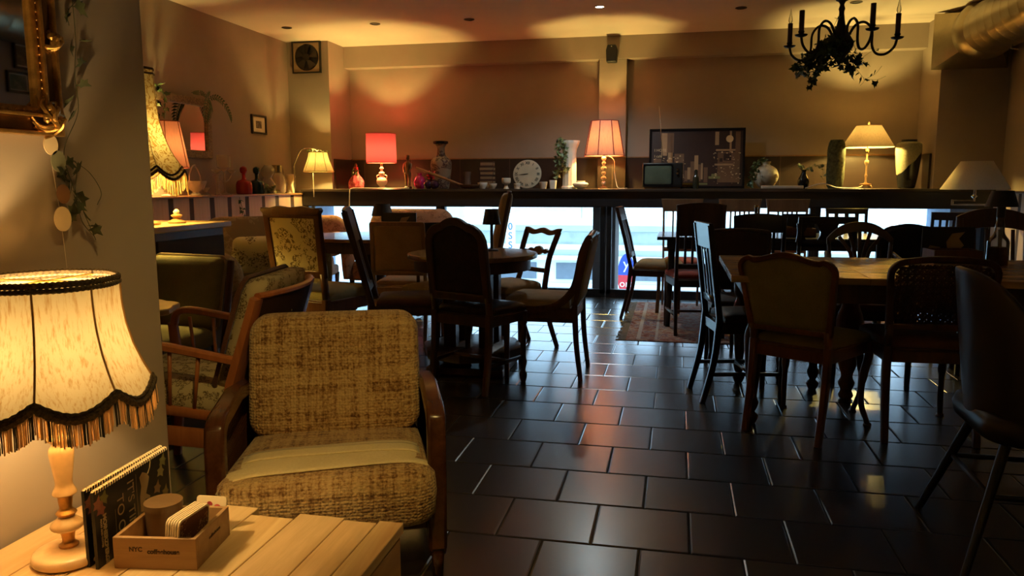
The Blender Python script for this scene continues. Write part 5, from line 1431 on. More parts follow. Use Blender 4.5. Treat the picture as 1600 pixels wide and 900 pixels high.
# ------------------------------------------------------------------ olive padded chair + little table at its left
t = thing('armchair', 'olive padded cocktail chair with piped top edge, in front of the cabinet', 'armchair', (-2.71, 3.46, 0), deg(172))
obj('backrest', B().puff(rrect(-.25, .25, .40, .80, .04, 4), .03, .05, lambda a, t_, z: (a, -.25-.25*(z-.4)+t_, z), n=6, p=5), FB['olive'], t, angle=70)
pp = [(x_, -.25-.25*(z_-.4)+.0, z_) for x_, z_ in rrect(-.252, .252, .40, .802, .04, 4)]
obj('piping', B().tube(pp, [(.007+.003*(i % 2), .007+.003*(i % 2)) for i in range(len(pp))], 6, closed=True), FB['cream'], t)
obj('seat', B().puff(rrect(-.26, .26, -.25, .28, .06, 4), .05, .08, lambda a, t_, z: (a, z, .36+t_), n=6, p=4), FB['olive'], t, angle=70)
for s in (-1, 1):
    obj('back_post', B().tube([(s*.27, -.27, .3), (s*.275, -.36, .78)], (.012, .02), 8, sq=.5), M['wd_mid'], t)
    for yy in (-.24, .22): obj('leg', B().tube([(s*.26, yy*1.15, 0), (s*.23, yy, .33)], [(.011, .011), (.018, .018)], 8), M['wd_mid'], t)
q = flo(270, 470, .6)
t = thing('side_table', 'small side table with a pale wavy edged top before the olive chair', 'table', (-2.42, 2.93, 0))
t.scale = (1, 1, 1.13)
b = B(); n = 32
wv = lambda k, z: [(k*(.24+.012*math.cos(8*2*PI*i/n))*math.cos(2*PI*i/n), k*(.24+.012*math.cos(8*2*PI*i/n))*math.sin(2*PI*i/n), z) for i in range(n)]
b.quadstrip([wv(.97, .555), wv(1, .56), wv(1, .575), wv(.98, .58)]); obj('tabletop', b, plain('pale_top', (.52, .40, .22), .3), t)
for k in range(4):
    a = PI/4+PI/2*k; obj('leg', B().tube([(.2*math.cos(a), .2*math.sin(a), 0), (.14*math.cos(a), .14*math.sin(a), .56)], [(.01, .01), (.016, .016)], 8), M['wd_mid'], t)
# ------------------------------------------------------------------ cherry wood armchair with spindle arms, facing left
WR = M['wd_red']
def spindle_armchair(lab, x, y, rz):
    t = thing('armchair', lab, 'armchair', (x, y, 0), rz)
    W = .29
    def P(s, y_, z_): return (s*W, y_, z_)
    padm = patterned('cross_weave', (.52, .42, .24), (.15, .10, .045), 52, .5)
    for s in (-1, 1):
        obj('back_post', B().tube([P(s, -.16, .20), P(s, -.235, .50), P(s, -.33, .80)], [(.018, .05), (.02, .055), (.016, .045)], 8, sq=.4, ref=(1, 0, 0)), WR, t)
        obj('arm', B().tube(smooth_path([P(s*1.02, -.27, .565), P(s*1.03, -.1, .60), P(s*1.04, .08, .635), P(s*1.04, .21, .655), P(s*1.03, .265, .64), P(s*1.02, .28, .59)], 4), (.022, .015), 8, sq=.6), WR, t)
        obj('leg', B().tube([P(s*1.02, .30, 0), P(s*1.02, .265, .35), P(s*1.02, .285, .6)], [(.013, .016), (.018, .024), (.016, .02)], 8, sq=.6), WR, t)
        obj('leg', B().tube([P(s, -.30, 0), P(s, -.16, .24)], [(.013, .016), (.02, .028)], 8, sq=.6), WR, t)
        obj('side_rail', B().tube([P(s*1.01, -.19, .36), P(s*1.01, .27, .42)], (.012, .018), 8, sq=.6), WR, t)
        obj('side_rail', B().tube([P(s*.98, -.2, .27), P(s*.98, .27, .31)], (.012, .036), 8, sq=.5), WR, t)
        for k in range(4):
            f = k/3; y0 = lerp(-.08, .19, f)
            obj('spindle', B().tube([P(s*1.01, y0, .38+.055*(y0+.19)/.46), P(s*1.03, y0-.03+.05*f, .605+.02*f)], [(.006, .006), (.008, .008)], 8), WR, t)
    obj('back_panel', B().prism([(-W, .5), (W, .5), (W, .80), (-W, .80)], -.006, .006, lambda a, t_, z: (a, -.235-.32*(z-.5)-.10*(1-(a/W)**2)*.6+t_-.012, z)) if 0 else B().quadstrip and (lambda bb: (bb.quadstrip([[(lerp(-W, W, i/12), -.235-.32*(z-.5)-.06*(1-(lerp(-1, 1, i/12))**2)+dy, z) for z, dy in ((.42, -.008), (.8, -.008), (.8, .008), (.42, .008))] for i in range(13)]), bb)[1])(B()), M['wd_matte'], t)
    obj('top_rail', B().tube([(lerp(-W, W, i/12), -.235-.32*.3-.06*(1-(lerp(-1, 1, i/12))**2), .805) for i in range(13)], (.016, .012), 8), WR, t)
    for s in (-1, 1):
        for k in range(2): obj('screw', B().tube([(s*.08, -.235-.32*.22-.075, .72), (s*.08, -.235-.32*.22-.07, .72)], .006, 8), M['brass'], t)
        break
    obj('seat', B().puff(rrect(-.265, .265, -.22, .28, .05, 4), .05, .09, lambda a, t_, z: (a, z, .40+.09*(z)+t_), n=7, p=4), padm, t, angle=70)
    bf = lambda a, t_, z: (a, -.175-.32*(z-.45)+t_, z)
    obj('back_cushion', B().puff(rrect(-.25, .25, .44, .86, .06, 5), .055, .05, bf, n=7, p=5), padm, t, angle=70)
    pp = [bf(a, .045, z) for a, z in rrect(-.25, .25, .44, .86, .06, 5)]
    obj('cord_piping', B().tube(pp, [(.008+.003*(i % 2),)*2 for i in range(len(pp))], 6, closed=True), FB['brown'], t)
    return t
spindle_armchair('cherry wood armchair with spindle arms and cross patterned cushions, left of the boucle armchair', -1.81, 2.66, deg(99))
t = spindle_armchair('cherry wood spindle armchair mostly hidden behind the near wall edge', -2.55, 2.2, deg(-80))
# ------------------------------------------------------------------ boucle armchair in front
m, nt, bs, o_ = mk('boucle_weave')
v = coords(nt)
sx = nt.nodes.new('ShaderNodeSeparateXYZ'); nt.links.new(v, sx.inputs[0])
knots = nt.nodes.new('ShaderNodeTexVoronoi'); knots.inputs['Scale'].default_value = 105; knots.inputs['Randomness'].default_value = .45; nt.links.new(v, knots.inputs['Vector'])
w1 = noise(nt, coords(nt, (60, 4, 3)), 1, 3, .7); w2 = noise(nt, coords(nt, (3, 60, 60)), 1, 3, .7)
k2 = noise(nt, v, 110, 2)
f = math_(nt, 'MULTIPLY', math_(nt, 'ADD', w1, w2), .5)
f = math_(nt, 'ADD', math_(nt, 'MULTIPLY', f, .75), math_(nt, 'MULTIPLY', k2, .38))
nt.links.new(ramp(nt, f, [(.46, (.16, .072, .025)), (.53, (.38, .215, .085)), (.61, (.56, .37, .17))]), bs.inputs['Base Color'])
bs.inputs['Roughness'].default_value = .95; bs.inputs['Specular IOR Level'].default_value = .15; bs.inputs['Sheen Weight'].default_value = .2
hh = math_(nt, 'MULTIPLY', knots.outputs[0], -1.0)
bump(nt, bs, hh, .006, .9)
FB['boucle'] = m
band = fabric('seat_band', (.74, .60, .33), (.84, .70, .42), 120)
AR = deg(202)
fx_, fy_ = -math.sin(AR), math.cos(AR)
AC = (-.97-.33*fx_, 1.98-.33*fy_)
t = thing('armchair', 'large gold brown boucle armchair with dark wooden cane sided arms, nearest the camera', 'armchair', (AC[0], AC[1], 0), AR)
WD = wood('armchair_wood', (.045, .014, .006), (.11, .038, .014), .25, axis=1)
Wd = .315
for s in (-1, 1):
    # arm frame: flat hoop with rounded front, cane inside
    out = [(-.30, .10), (.30, .06), (.335, .10), (.345, .3), (.34, .46), (.325, .515), (.28, .537), (.0, .545), (-.30, .50)]
    inn = [(-.27, .15), (.27, .12), (.285, .14), (.29, .3), (.288, .445), (.28, .477), (.25, .49), (.0, .50), (-.27, .46)]
    fa = lambda y_, t_, z_, s=s: (s*Wd+t_, y_, z_)
    a_ = obj('arm', B().ring(out, inn, -.028, .028, fa), WD, t, bevel=.010)
    def inside(x, z, I=inn):
        c_ = False; n_ = len(I)
        for i in range(n_):
            (xa, za), (xb_, zb_) = I[i], I[(i+1) % n_]
            if (za > z) != (zb_ > z) and x < (xb_-xa)*(z-za)/(zb_-za)+xa: c_ = not c_
        return c_
    b = B(); cane(b, inside, -.27, .29, .12, .50, fa, .014, .0028); obj('cane_panel', b, WD, a_)
    for yy in (-.27, .3): obj('leg', B().tube([(s*Wd, yy, 0), (s*Wd, yy, .14)], [(.016, .018), (.024, .03)], 8, sq=.6), WD, t)
obj('seat_frame', B().bb(-.285, .285, -.28, .30, .15, .25), WD, t, smooth=False, bevel=.006)
def seat_grid(b, x0, x1, y0, y1, nx, ny, f):
    V = [[b.bm.verts.new(f(lerp(x0, x1, i/nx), lerp(y0, y1, j/ny))) for i in range(nx+1)] for j in range(ny+1)]
    for j in range(ny):
        for i in range(nx): b.bm.faces.new((V[j][i], V[j][i+1], V[j+1][i+1], V[j+1][i]))
so = [(x*(1.10 if y > .33 else 1.0), y) for x, y in rrect(-.283, .283, -.26, .43, .07, 6)]
obj('seat', B().puff(so, .12, .085, lambda a, t_, z: (a*(1.0), z, .27+.10*(z+.26)*.55+t_), n=9, p=5, edge=.0), FB['boucle'], t, angle=75)
def seat_top(x, y, e=.0):
    cx, cy = 0, .085
    # ratio to the rim of the rounded rectangle
    k = min(.999, (abs(x/(.283 if y < .31 else .312))**6+abs((y-cy)/.345)**6)**(1/6))
    return (x, y, .27+.055*(y+.26)+.085*(1-k**5)**(1/5)+e)
b = B(); seat_grid(b, -.281, .281, .14, .365, 34, 14, lambda x, y: seat_top(x*(1.0+.09*max(0, min(1, (y-.25)/.08))), y+.02*math.sin(x*5), .005))
obj('seat_band', b, band, t, solid=.004)
b = B(); seat_grid(b, -.27, .25, .17, .25, 26, 5, lambda x, y: seat_top(x, y+.05*x+.0, .009))
obj('seat_band', b, band, t, solid=.003)
bfn = lambda a, t_, z: (a, -.13-.30*(z-.37)+t_, z)
bo = rrect(-.295, .295, .34, .745, .07, 6)
b = B().puff(bo, .08, .085, bfn, n=9, p=5)
for v_ in b.bm.verts:   # shallow hollow where one leans
    dx_, dz_ = (v_.co.x-.04)/.16, (v_.co.z-.62)/.13
    if v_.co.y > bfn(0, 0, v_.co.z)[1]: v_.co.y -= .03*math.exp(-(dx_*dx_+dz_*dz_))
obj('backrest', b, FB['boucle'], t, angle=75, sub=1)
obj('back_frame', B().bb(-.28, .28, -.34, -.30, .2, .5), WD, t, smooth=False, bevel=.006)
# ================================================================== RIGHT HAND TABLES
BX0, BX1, BY0, BY1 = .27, 2.35, 3.76, 4.82
t = thing('dining_table', 'long plank topped wooden dining table on carved legs, right of the aisle', 'table', ((BX0+BX1)/2, (BY0+BY1)/2, 0))
hw, hd = (BX1-BX0)/2, (BY1-BY0)/2
wt_ = wood('plank_table_top', (.26, .14, .055), (.48, .29, .13), .25, axis=0, sc=9)
for k in range(5):
    y0, y1 = -hd+k*2*hd/5, -hd+(k+1)*2*hd/5-.002
    for j, (xa, xb) in enumerate(((-hw, -.42), (-.418, .3), (.302, hw))):
        obj('top_board', B().bb(xa, xb-.0, y0, y1, .728, .76), wt_, t, smooth=False, bevel=.0025)
obj('apron', B().bb(-hw+.08, hw-.08, -hd+.08, -hd+.105, .63, .728).bb(-hw+.08, hw-.08, hd-.105, hd-.08, .63, .728).bb(-hw+.08, -hw+.105, -hd+.09, hd-.09, .63, .728).bb(hw-.105, hw-.08, -hd+.09, hd-.09, .63, .728), M['wd_dark'], t, smooth=False)
tl = smooth_prof([(.02, 0), (.028, .015), (.035, .04), (.018, .06), (.026, .08), (.034, .11), (.024, .14), (.03, .2), (.042, .34), (.048, .45), (.03, .52), (.045, .56), (.045, .66)], 3)
for x, y in ((-hw+.13, -hd+.13), (-hw+.13, hd-.13), (hw-.13, -hd+.13), (hw-.13, hd-.13), (-.5, hd-.2)):
    obj('leg', B().lathe(tl, 16, c=(x, y, 0)), M['wd_dark'], t)
# the carved scroll support seen between the two near chairs
q = flo(1325, 655); 
q = atY(1328, 500, 4.46); sx_ = q.x-(BX0+BX1)/2; sy_ = 4.46-(BY0+BY1)/2
cb2 = B()
for s in (-1, 1):
    P = smooth_path([(sx_+s*.02, sy_, .68), (sx_+s*.075, sy_, .60), (sx_+s*.03, sy_, .50), (sx_+s*.015, sy_, .38), (sx_+s*.03, sy_, .26), (sx_+s*.075, sy_, .15), (sx_+s*.07, sy_, .06), (sx_+s*.03, sy_, .0)], 5)
    cb2.tube(P, [(.032-.012*i/len(P), .04-.014*i/len(P)) for i in range(len(P))], 10)
cb2.bm.free()
obj('leg', B().lathe(smooth_prof([(.03, 0), (.04, .02), (.03, .05), (.045, .09), (.03, .13), (.05, .2), (.065, .32), (.07, .45), (.045, .53), (.06, .57), (.06, .66)], 3), 18, c=(sx_, sy_, 0)), M['wd_mid'], t)
# near side
chair('olive backed wooden chair with wavy crest, back to the camera at the long table', (.66, 3.90), deg(-33), M['wd_red'] if 0 else wood('warm_brown', (.13, .045, .016), (.24, .09, .032), .3), FB['olive'], wf=.45, wb=.40, wt=.49, d=.42, sh=.45, H=.865, rake=.22, style='panel', back=dict(shape='wavy', fw=.026, z0=.50, r=.07, pf=.03, pb=.014, bt=.016), splay=.06, leg='cabriole', post=.019)
chair('dark wooden chair with a cane webbed back beside the olive backed chair', (1.165, 3.98), deg(2), M['wd_dark'], FB['brown'], wf=.44, wb=.43, wt=.48, d=.44, sh=.45, H=.865, rake=.2, style='panel', padmat='cane', back=dict(shape='round', fw=.03, z0=.53, r=.08, bt=.014, step=.029, cr=.0045), splay=.05, leg='cabriole', post=.019)
# left end, seen nearly edge on
chair('black slat back chair at the left end of the long table, catching the window light', (.40, 4.41), deg(-78), M['wd_black'], FB['darkbrown'], wf=.36, wb=.34, d=.37, H=.985, rake=.13, style='slats', back=dict(n=4, w=.014, rail=.14, spread=.8, fan=.9, crest='flat', low=.56), splay=.08, post=.017, leg='straight', stretch=True)
q0, q1 = atY(1120, 357, 5.2), atY(1200, 357, 5.2)
chair('dark brown upholstered chair with an arched back at the far left of the long table', ((q0.x+q1.x)/2, 4.98, 0), deg(184), M['wd_dark'], FB['darkbrown'], wf=.45, wb=.40, wt=.42, d=.42, H=q0.z-.01, rake=.12, style='panel', back=dict(shape='round', fw=.02, z0=.5, r=.03, pf=.04, pb=.02), leg='turned')
# far side of the long table
q0, q1 = atY(1308, 360, 5.22), atY(1386, 360, 5.22)
t, fn, xw, yb = chair('dark chair with bowed top rail and fanned slats, far side of the long table', ((q0.x+q1.x)/2, 5.0), deg(180), M['wd_dark'], FB['brown'], wf=.46, wb=.42, d=.42, H=.96, rake=.15, style='none')
zt = atY(1347, 347, 5.25).z
N_ = 20
up = [(-.2+.4*i/N_, zt-.105*abs(-1+2*i/N_)**2.4) for i in range(N_+1)]
dn = [(.2-.4*i/N_, zt-.062-.085*abs(-1+2*i/N_)**2.2) for i in range(N_+1)]
obj('top_rail', B().prism(up+dn, -.012, .012, fn), M['wd_dark'], t, bevel=.003)
for s in (-1, 1): obj('back_post', B().tube([fn(s*.17, 0, .44), fn(s*.178, 0, .7), fn(s*.188, 0, zt-.12)], (.012, .016), 8, ref=(0, 1, 0)), M['wd_dark'], t)
for i in range(5):
    f = (i-2)/2
    obj('back_slat', B().tube(smooth_path([fn(.055*f, 0, .46), fn(.045*f, 0, .62), fn(.055*f, 0, zt-.2), fn(.125*f, 0, zt-.06-.035*f*f)], 4), (.0125, .006), 6, ref=(0, 1, 0)), M['wd_dark'], t)
for s in (-1, 1):
    obj('arm', B().tube(smooth_path([fn(s*.2, 0, zt-.2), (s*.225, -.05, .70), (s*.225, .12, .68), (s*.22, .15, .6), (s*.21, .14, .45)], 4), (.014, .014), 8), M['wd_dark'], t)
q0, q1 = atY(1385, 355, 5.6), atY(1461, 355, 5.6)
chair('black chair with a rounded padded back right of the fan slat chair', ((q0.x+q1.x)/2, 5.36, 0), deg(180), M['wd_black'], FB['black'], wf=.46, wb=.41, wt=.41, d=.42, H=atY(1420, 348, 5.6).z-.02, rake=.12, style='panel', back=dict(shape='round', fw=.014, z0=.5, r=.12, pf=.035, pb=.02))
q0 = atY(1568, 327, 5.3)
chair('broad slatted chair with a high arched crest rail before the right wall', (q0.x, 5.1, 0), deg(184), M['wd_dark'], FB['brown'], wf=.46, wb=.42, wt=.44, d=.43, H=q0.z-.05, rake=.14, style='slats', back=dict(n=4, w=.013, rail=.10, spread=.8, crest='arch', low=.55), post=.02)
# between the tables, backs to the camera
q0, q1 = atY(1153, 340, 5.6), atY(1223, 340, 5.6)
chair('black chair with deep top rail and thin slats, left of the pair between tables', ((q0.x+q1.x)/2, 5.84), deg(0), M['wd_black'], FB['black'], wf=.44, wb=.36, wt=.36, d=.42, H=atY(1187, 337, 5.65).z, rake=.1, style='slats', back=dict(n=4, w=.011, rail=.115, spread=.78, crest='arc', low=.56))
q0, q1 = atY(1254, 340, 5.72), atY(1332, 340, 5.72)
chair('black chair with broad splats and arched gaps, right of the pair between tables', ((q0.x+q1.x)/2, 5.95), deg(0), M['wd_black'], FB['black'], wf=.44, wb=.39, wt=.40, d=.42, H=atY(1290, 338, 5.76).z, rake=.1, style='slots', back=dict(z0=.78))
# ------------------------------------------------------------------ window table on the rug
t = thing('window_table', 'long dark wooden table standing on the rug by the window', 'table', (.78, 6.72, 0))
obj('tabletop', B().bb(-.92, .92, -.36, .36, .735, .762), M['wd_black'], t, smooth=False, bevel=.005)
obj('apron', B().bb(-.84, .84, -.29, .29, .66, .735), M['wd_black'], t, smooth=False)
for sx2 in (-1, 1):
    for sy2 in (-1, 1): obj('leg', B().tube([(sx2*.82, sy2*.27, 0), (sx2*.8, sy2*.26, .68)], [(.02, .02), (.03, .03)], 8, sq=.5), M['wd_black'], t)
chair('dark slat back chair with red seat at the front left of the rug', (.165, 6.33), deg(8), M['wd_dark'], FB['red'], wf=.44, wb=.385, wt=.38, d=.42, H=1.03, rake=.05, style='slats', back=dict(n=5, w=.011, rail=.24, spread=.8, crest='arc', low=.55), splay=.04, stretch=True, leg='straight', post=.017)
chair('side on dark chair with a cream seat at the left end of the window table', (-.15, 6.93), deg(-94), M['wd_dark'], FB['cream'], wf=.44, wb=.38, wt=.36, d=.42, H=.99, rake=.20, rake2=.1, style='slats', back=dict(n=4, w=.012, rail=.12, spread=.8, low=.56), splay=.08, post=.016, leg='straight', seat_t=.08)
pl = ['leftmost', 'middle', 'rightmost']
for k, (a, b_) in enumerate(((1036, 1096), (1127, 1187), (1201, 1263))):
    q0, q1 = atY(a, 330, 7.55), atY(b_, 330, 7.55)
    tt = chair(pl[k]+' of the three tall chairs with flared crest rails against the window, facing the room', ((q0.x+q1.x)/2, 7.36), deg(180), M['wd_tan'] if 0 else wood('pale_brown%d' % k, (.14, .07, .035), (.22, .12, .06), .35), FB['red'], wf=.44, wb=.36, wt=.375, d=.42, H=1.045, rake=.08, style='slats', back=dict(n=5, w=.009, rail=.12, spread=.62, low=.56, flare=1.06), splay=.05, post=.013, leg='sabre', group='tall flared crest chairs against the window')[0]
q0, q1 = atY(1298, 330, 7.5), atY(1352, 330, 7.5)
chair('black chair with a curved ladder crest by the window, right of the three tall chairs', ((q0.x+q1.x)/2, 7.3), deg(180), M['wd_black'], FB['black'], wf=.44, wb=.36, wt=.37, d=.42, H=atY(1325, 326, 7.5).z, rake=.08, style='slats', back=dict(n=3, w=.02, rail=.05, spread=.8, low=.7), splay=.05)
q0 = atY(1467, 332, 7.3)
t, fn, xw, yb = chair('small tilted dark slatted chair against the right part of the window', (q0.x-.03, 7.1), deg(155), M['wd_black'], FB['black'], wf=.40, wb=.26, wt=.26, d=.38, H=q0.z, rake=.22, style='slats', back=dict(n=3, w=.012, rail=.07, spread=.7, low=.56))
# things on the window table
t = thing('bottle', 'brown liqueur bottle standing on the window table between two tall chairs', 'bottle', (atY(1181, 340, 6.75).x, 6.75, .762))
obj('body', B().lathe(smooth_prof([(.03, 0), (.032, .12), (.014, .17), (.013, .22), (.016, .23)], 3), 16), plain('brown_glass', (.08, .04, .015), .1), t)
obj('cap', B().lathe([(.015, .23), (.015, .25), (.002, .252)], 12), M['brass'], t)
menu_box('dark wooden condiment box on the window table', 'dark menu standing on the window table beside the brown bottle', 1.0, 6.62, .762, 0, .9)
# ------------------------------------------------------------------ on the long table
q = atY(1562, 360, 4.5)
t = thing('table_lamp', 'clear liquor bottle turned into a lamp with a small black shade, on the long table', 'lamp', (q.x, 4.5, .76))
zz2 = lambda py: atY(1562, py, 4.5).z-.76
obj('bottle', B().lathe(smooth_prof([(.045, 0), (.052, .01), (.052, zz2(386)), (.05, zz2(376)), (.026, zz2(365)), (.022, zz2(352)), (.018, zz2(345)), (.018, zz2(338))], 3), 20), M['clearglass'], t)
obj('contents', B().lathe([(.044, .004), (.048, .012), (.048, zz2(386)), (.002, zz2(385.5))], 20), plain('amber_liquid', (.06, .022, .006), .2), t)
obj('socket', B().lathe([(.02, zz2(340)), (.02, zz2(322)), (.015, zz2(315))], 14), M['black'], t)
obj('lamp_shade', B().lathe([(.078, zz2(323)), (.052, zz2(298)), (.05, zz2(298)), (.075, zz2(322.5))], 28, cap=False), M['black'], t)
q = atY(1490, 390, 4.6)
menu_box('wooden condiment box before the dark menus on the long table', 'upright dark menu with printed food on the long table', q.x+.0, 4.62, .761, deg(4), .95)
# ------------------------------------------------------------------ rug
m, nt, bs, o_ = mk('persian_rug'); v = coords(nt)
vo = nt.nodes.new('ShaderNodeTexVoronoi'); vo.inputs['Scale'].default_value = 7; nt.links.new(v, vo.inputs['Vector'])
n1 = noise(nt, v, 9, 4, .7, 1.5); n2 = noise(nt, v, 300, 1)
c1 = ramp(nt, n1, [(.35, (.20, .05, .035)), (.47, (.32, .13, .08)), (.53, (.42, .30, .22)), (.6, (.16, .10, .12)), (.7, (.34, .10, .06))])
nt.links.new(c1, bs.inputs['Base Color']); bs.inputs['Roughness'].default_value = .95; bs.inputs['Specular IOR Level'].default_value = .1
bump(nt, bs, n2, .002)
t = thing('rug', 'worn red and cream oriental rug with a fringed left edge under the window table', 'rug', (.85, 6.79, 0))
obj('pile', B().bb(-1.2, 1.25, -.97, .97, 0, .004), m, t, smooth=False)
for a in ((-1.12, -1.09), (-.98, -.96)): obj('border_line', B().bb(a[0], a[1], -.92, .92, .004, .0045), plain('rug_line', (.42, .33, .26), .95), t, smooth=False)
b = B()
for k in range(150):
    y = -.97+1.94*k/150; b.tube([(-1.2, y, .003), (-1.235, y+random.uniform(-.01, .01), .003), (-1.26+random.uniform(-.02, .02), y+random.uniform(-.015, .015), .003)], .003, 4)
obj('fringe', b, plain('rug_fringe', (.45, .36, .27), .95), t)
# ------------------------------------------------------------------ dark shell chair at the right edge
t = thing('shell_chair', 'dark moulded shell chair on splayed black legs at the right edge, nearest the camera', 'chair', (1.17, 2.68, 0), deg(-92))
lf = plain('shell_leather', (.035, .022, .015), .36)
b = B(); rows = []
for j in range(13):
    z = lerp(.44, .93, j/12); f = j/12
    half = lerp(1.25, .92, f); R_ = lerp(.235, .25, f)
    rows.append([((R_+.02*math.sin(f*PI))*math.sin(lerp(-half, half, i/16)), .03-(R_+.045*f)*math.cos(lerp(-half, half, i/16)), z-.10*f*abs(lerp(-1, 1, i/16))**3) for i in range(17)])
V = b.quadstrip(rows, closed=False)
obj('backrest', b, lf, t, solid=.022, bevel=.006, sub=1)
obj('seat', B().puff(rrect(-.23, .23, -.22, .25, .1, 5), .06, .05, lambda a, t_, z: (a, z, .45+t_), n=6, p=4), lf, t, angle=70)
for sx2 in (-1, 1):
    for sy2 in (-1, 1): obj('leg', B().tube([(sx2*.26, sy2*.27-.0, 0), (sx2*.14, sy2*.14, .42)], [(.012, .012), (.017, .017)], 10), M['black'], t)
obj('underframe', B().tube([(-.19, -.19, .24), (.19, -.19, .24)], .009, 8).tube([(-.19, .19, .24), (.19, .19, .24)], .009, 8).tube([(-.19, -.19, .24), (-.19, .19, .24)], .009, 8).tube([(.19, -.19, .24), (.19, .19, .24)], .009, 8), M['black'], t)

# ================================================================== PLANK TABLE IN FRONT
t = thing('plank_table', 'low pine plank table in the near left corner, carrying the large fringed lamp', 'table', (-.89, .95, 0))
PX0, PX1 = -1.262+.89, -.535+.89
rp = random.Random(9)
edges = [PX0, -.27, -.17, -.075, .02, .12, .225, .30, PX1]
for k in range(8):
    ye = [.475, .47, .43, .485, .45, .476, .466, .478][k]
    obj('board', B().bb(edges[k]+.001, edges[k+1]-.001, -.55, ye, .478, .50), wood('pine%d' % k, (.50+.04*rp.uniform(-1, 1), .30, .13), (.76+.05*rp.uniform(-1, 1), .54+.04*rp.uniform(-1, 1), .29), .45, axis=1, sc=14), t, smooth=False, bevel=.002)
for x, w_ in ((-.10, .05), (.235, .045), (.0, .03)): obj('batten', B().bb(x, x+w_, .40, .50, .458, .477), M['wd_pine'], t, smooth=False, bevel=.002)
obj('side_panel', B().bb(PX1-.02, PX1-.002, -.55, .46, .05, .477), M['wd_pine'], t, smooth=False, bevel=.003)
obj('end_panel', B().bb(PX0+.02, PX1-.02, .43, .448, .05, .457), M['wd_pine'], t, smooth=False, bevel=.003)
for x in (PX0+.03, PX1-.03):
    for y in (-.5, .4): obj('leg', B().bb(x-.02, x+.02, y-.02, y+.02, 0, .47), M['wd_pine'], t, smooth=False)
# condiment caddy with a tin, coasters and a card
t = thing('caddy', 'small open pine box with dark stamped lettering on the plank table', 'box', (-.925, 1.222, .5005), deg(9))
w, d_, h_ = .078, .072, .060
wl = wood('caddy_wood', (.26, .135, .055), (.40, .24, .11), .5, axis=0, sc=20)
for a in ((-w, w, -d_, -d_+.008, 0, h_), (-w, w, d_-.008, d_, 0, h_), (-w, -w+.008, -d_+.008, d_-.008, 0, h_), (w-.008, w, -d_+.008, d_-.008, 0, h_)): obj('side_panel', B().bb(*a), wl, t, smooth=False, bevel=.001)
obj('bottom', B().bb(-w+.008, w-.008, -d_+.008, d_-.008, 0, .006), wl, t, smooth=False)
ink = plain('burnt_ink', (.05, .025, .012), .8)
text('stamped_lettering', 'NYC', .012, ink, t, Matrix.Translation((-.048, -d_-.0004, .034)) @ Matrix.Rotation(PI/2, 4, 'X'), .0002, bold=.0004)
text('stamped_lettering', 'coffeehouse', .0125, ink, t, Matrix.Translation((-.014, -d_-.0004, .030)) @ Matrix.Rotation(PI/2, 4, 'X'), .0002, bold=.0004)
text('stamped_lettering', 'coffeehouse', .010, ink, t, Matrix.Translation((w+.0004, -.02, .034)) @ Matrix.Rotation(PI/2, 4, 'Z') @ Matrix.Rotation(PI/2, 4, 'X'), .0002)
t = thing('candle_tin', 'round dark brown candle cup inside the small pine box', 'candle', (-.965, 1.25, .508))
obj('cup', B().lathe(smooth_prof([(.028, 0), (.032, .01), (.034, .062), (.034, .074)], 2), 28), plain('brown_cup', (.09, .045, .018), .4), t)
obj('lid', B().lathe([(.0355, .066), (.0355, .078), (.033, .0785), (.001, .0785)], 28), plain('brown_lid', (.10, .055, .022), .45), t)
rc = random.Random(4)
for k in range(6):
    t = thing('coaster', 'cream edged cardboard coaster in the row standing in the pine box' if k < 5 else 'front coaster of the row, brown food picture with a white edge', 'coaster', (-.893+.0055*k-.012, 1.212-.001*k, .508), deg(9+80+rc.uniform(-1, 1)), 'coasters standing in the pine box' if k < 5 else None)
    out = rrect(-.046, .046, 0, .083, .01, 4)
    fk = lambda a, t_, z: (a, t_-.12*z, z)
    obj('card', B().prism(out, -.0015, .0015, fk), plain('coaster_card', (.60, .48, .33), .8), t, smooth=False)
    if k == 5: obj('print', B().prism(rrect(-.042, .042, .004, .079, .008, 4), -.0021, -.0016, fk), patterned('coaster_print', (.12, .04, .02), (.35, .18, .08), 60), t, smooth=False)
t = thing('card', 'pale card with dark and pink berries leaning behind the coasters', 'card', (-.912, 1.318, .5), deg(4))
t.scale = (.85, 1, .78)
ff = lambda a, t_, z: (a, t_+.15*z, z)
obj('sheet', B().prism(rrect(-.038, .038, 0, .085, .006, 3), -.0012, .0012, ff), plain('card_cream', (.58, .47, .32), .8), t, smooth=False)
for x, z, r, c_ in ((-.012, .055, .011, (.05, .02, .02)), (.004, .048, .012, (.06, .02, .03)), (.016, .058, .009, (.5, .08, .1)), (-.004, .066, .007, (.35, .04, .06))):
    obj('printed_berry', B().tube([(x, .15*z-.0013, z), (x, .15*z-.0019, z)], r, 14), plain('berry', c_, .5), t)
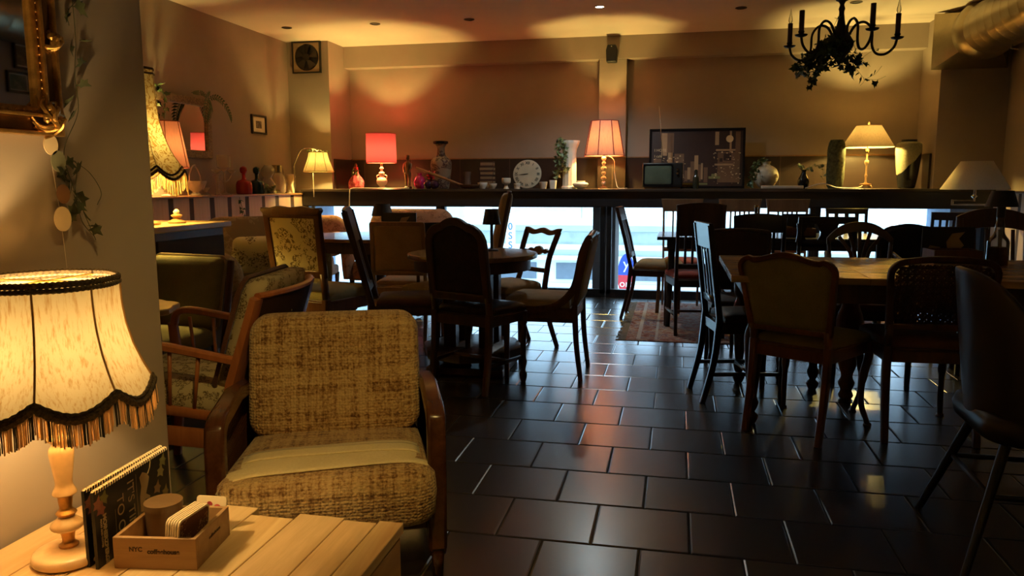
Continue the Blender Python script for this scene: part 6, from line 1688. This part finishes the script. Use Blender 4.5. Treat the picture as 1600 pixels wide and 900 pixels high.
# spiral bound menus
def big_menu(lab, x, y, rz, print_=True):
    t = thing('spiral_menu', lab, 'menu', (x, y, .5005), rz)   # local x runs along the spiral, -y faces the room
    Lm, Hm = .245, .146
    ink0 = plain('menu_black', (.012, .011, .010), .35)
    obj('cover', B().bb(0, Lm, -.003, .003, 0, Hm), ink0, t, smooth=False)
    obj('pages', B().bb(.001, Lm-.001, -.0022, .0022, -.0002, Hm+.0012), plain('menu_pages', (.5, .40, .25), .8), t, smooth=False)
    b = B()
    for k in range(34):
        x0 = .006+k*(Lm-.012)/33
        b.tube([(x0, .0045*math.cos(a), Hm-.001+.0045*math.sin(a)) for a in [2*PI*i/10 for i in range(10)]], .0009, 4, closed=True)
    obj('spiral', b, plain('spiral_wire', (.75, .62, .42), .3, metal=.3), t)
    chalk = plain('chalk_print', (.36, .28, .17), .7)
    # lettering is printed sideways: its baseline runs down the page
    TM = lambda x_, z_: Matrix.Translation((x_, -.0034, z_)) @ Matrix.Rotation(PI/2, 4, 'X') @ Matrix.Rotation(-PI/2, 4, 'Z')
    text('lettering', "IT'S TIME", .029, chalk, t, TM(.100, .128), .0002)
    text('lettering', 'TO ORDER', .029, chalk, t, TM(.066, .112), .0002)
    text('lettering', 'MOINERZBERGER', .0135, chalk, t, TM(.022, .096), .0002, bold=.0006)
    text('lettering', 'FOOD AND COFFEE', .006, chalk, t, TM(.014, .09), .0002, bold=.0002)
    obj('printed_line', B().bb(.128, .1288, -.0036, -.0034, .03, .132).bb(.058, .0586, -.0036, -.0034, .015, .09), chalk, t, smooth=False)
    o = [(.138, .05), (.150, .045), (.155, .07), (.170, .066), (.172, .07), (.158, .08), (.166, .095), (.172, .11), (.165, .12), (.150, .128), (.140, .12), (.144, .10), (.138, .08)]
    obj('printed_splash', B().prism(o, -.0036, -.0033), plain('splash_print', (.30, .22, .12), .7), t, smooth=False)
    obj('printed_splash', B().tube([(.168, -.0035, .118), (.176, -.0035, .128), (.180, -.0035, .142)], .0012, 4), chalk, t)
    for k, (x_, z_, c_) in enumerate(((.012, .125, (.30, .12, .08)), (.03, .13, (.14, .15, .05)), (.02, .112, (.24, .08, .06)), (.20, .08, (.22, .13, .06)), (.215, .11, (.25, .22, .1)), (.19, .05, (.12, .10, .05)), (.225, .13, (.2, .2, .08)), (.228, .06, (.16, .12, .05)))):
        bl_ = B().leaf((x_-.004, -.0035, z_-.012), (.3, 0, 1), .026, (0, 1, 0), .0)
        for v_ in bl_.bm.verts: v_.co.y = -.0035
        obj('printed_leaf', bl_, plain('leaf_print', c_, .6), t, smooth=False)
    return t
big_menu("front black spiral menu reading IT'S TIME TO ORDER, beside the pine box", -1.018, 1.128, deg(96))
big_menu('rear black spiral menu standing close behind the first, next to the lamp base', -1.040, 1.132, deg(94))
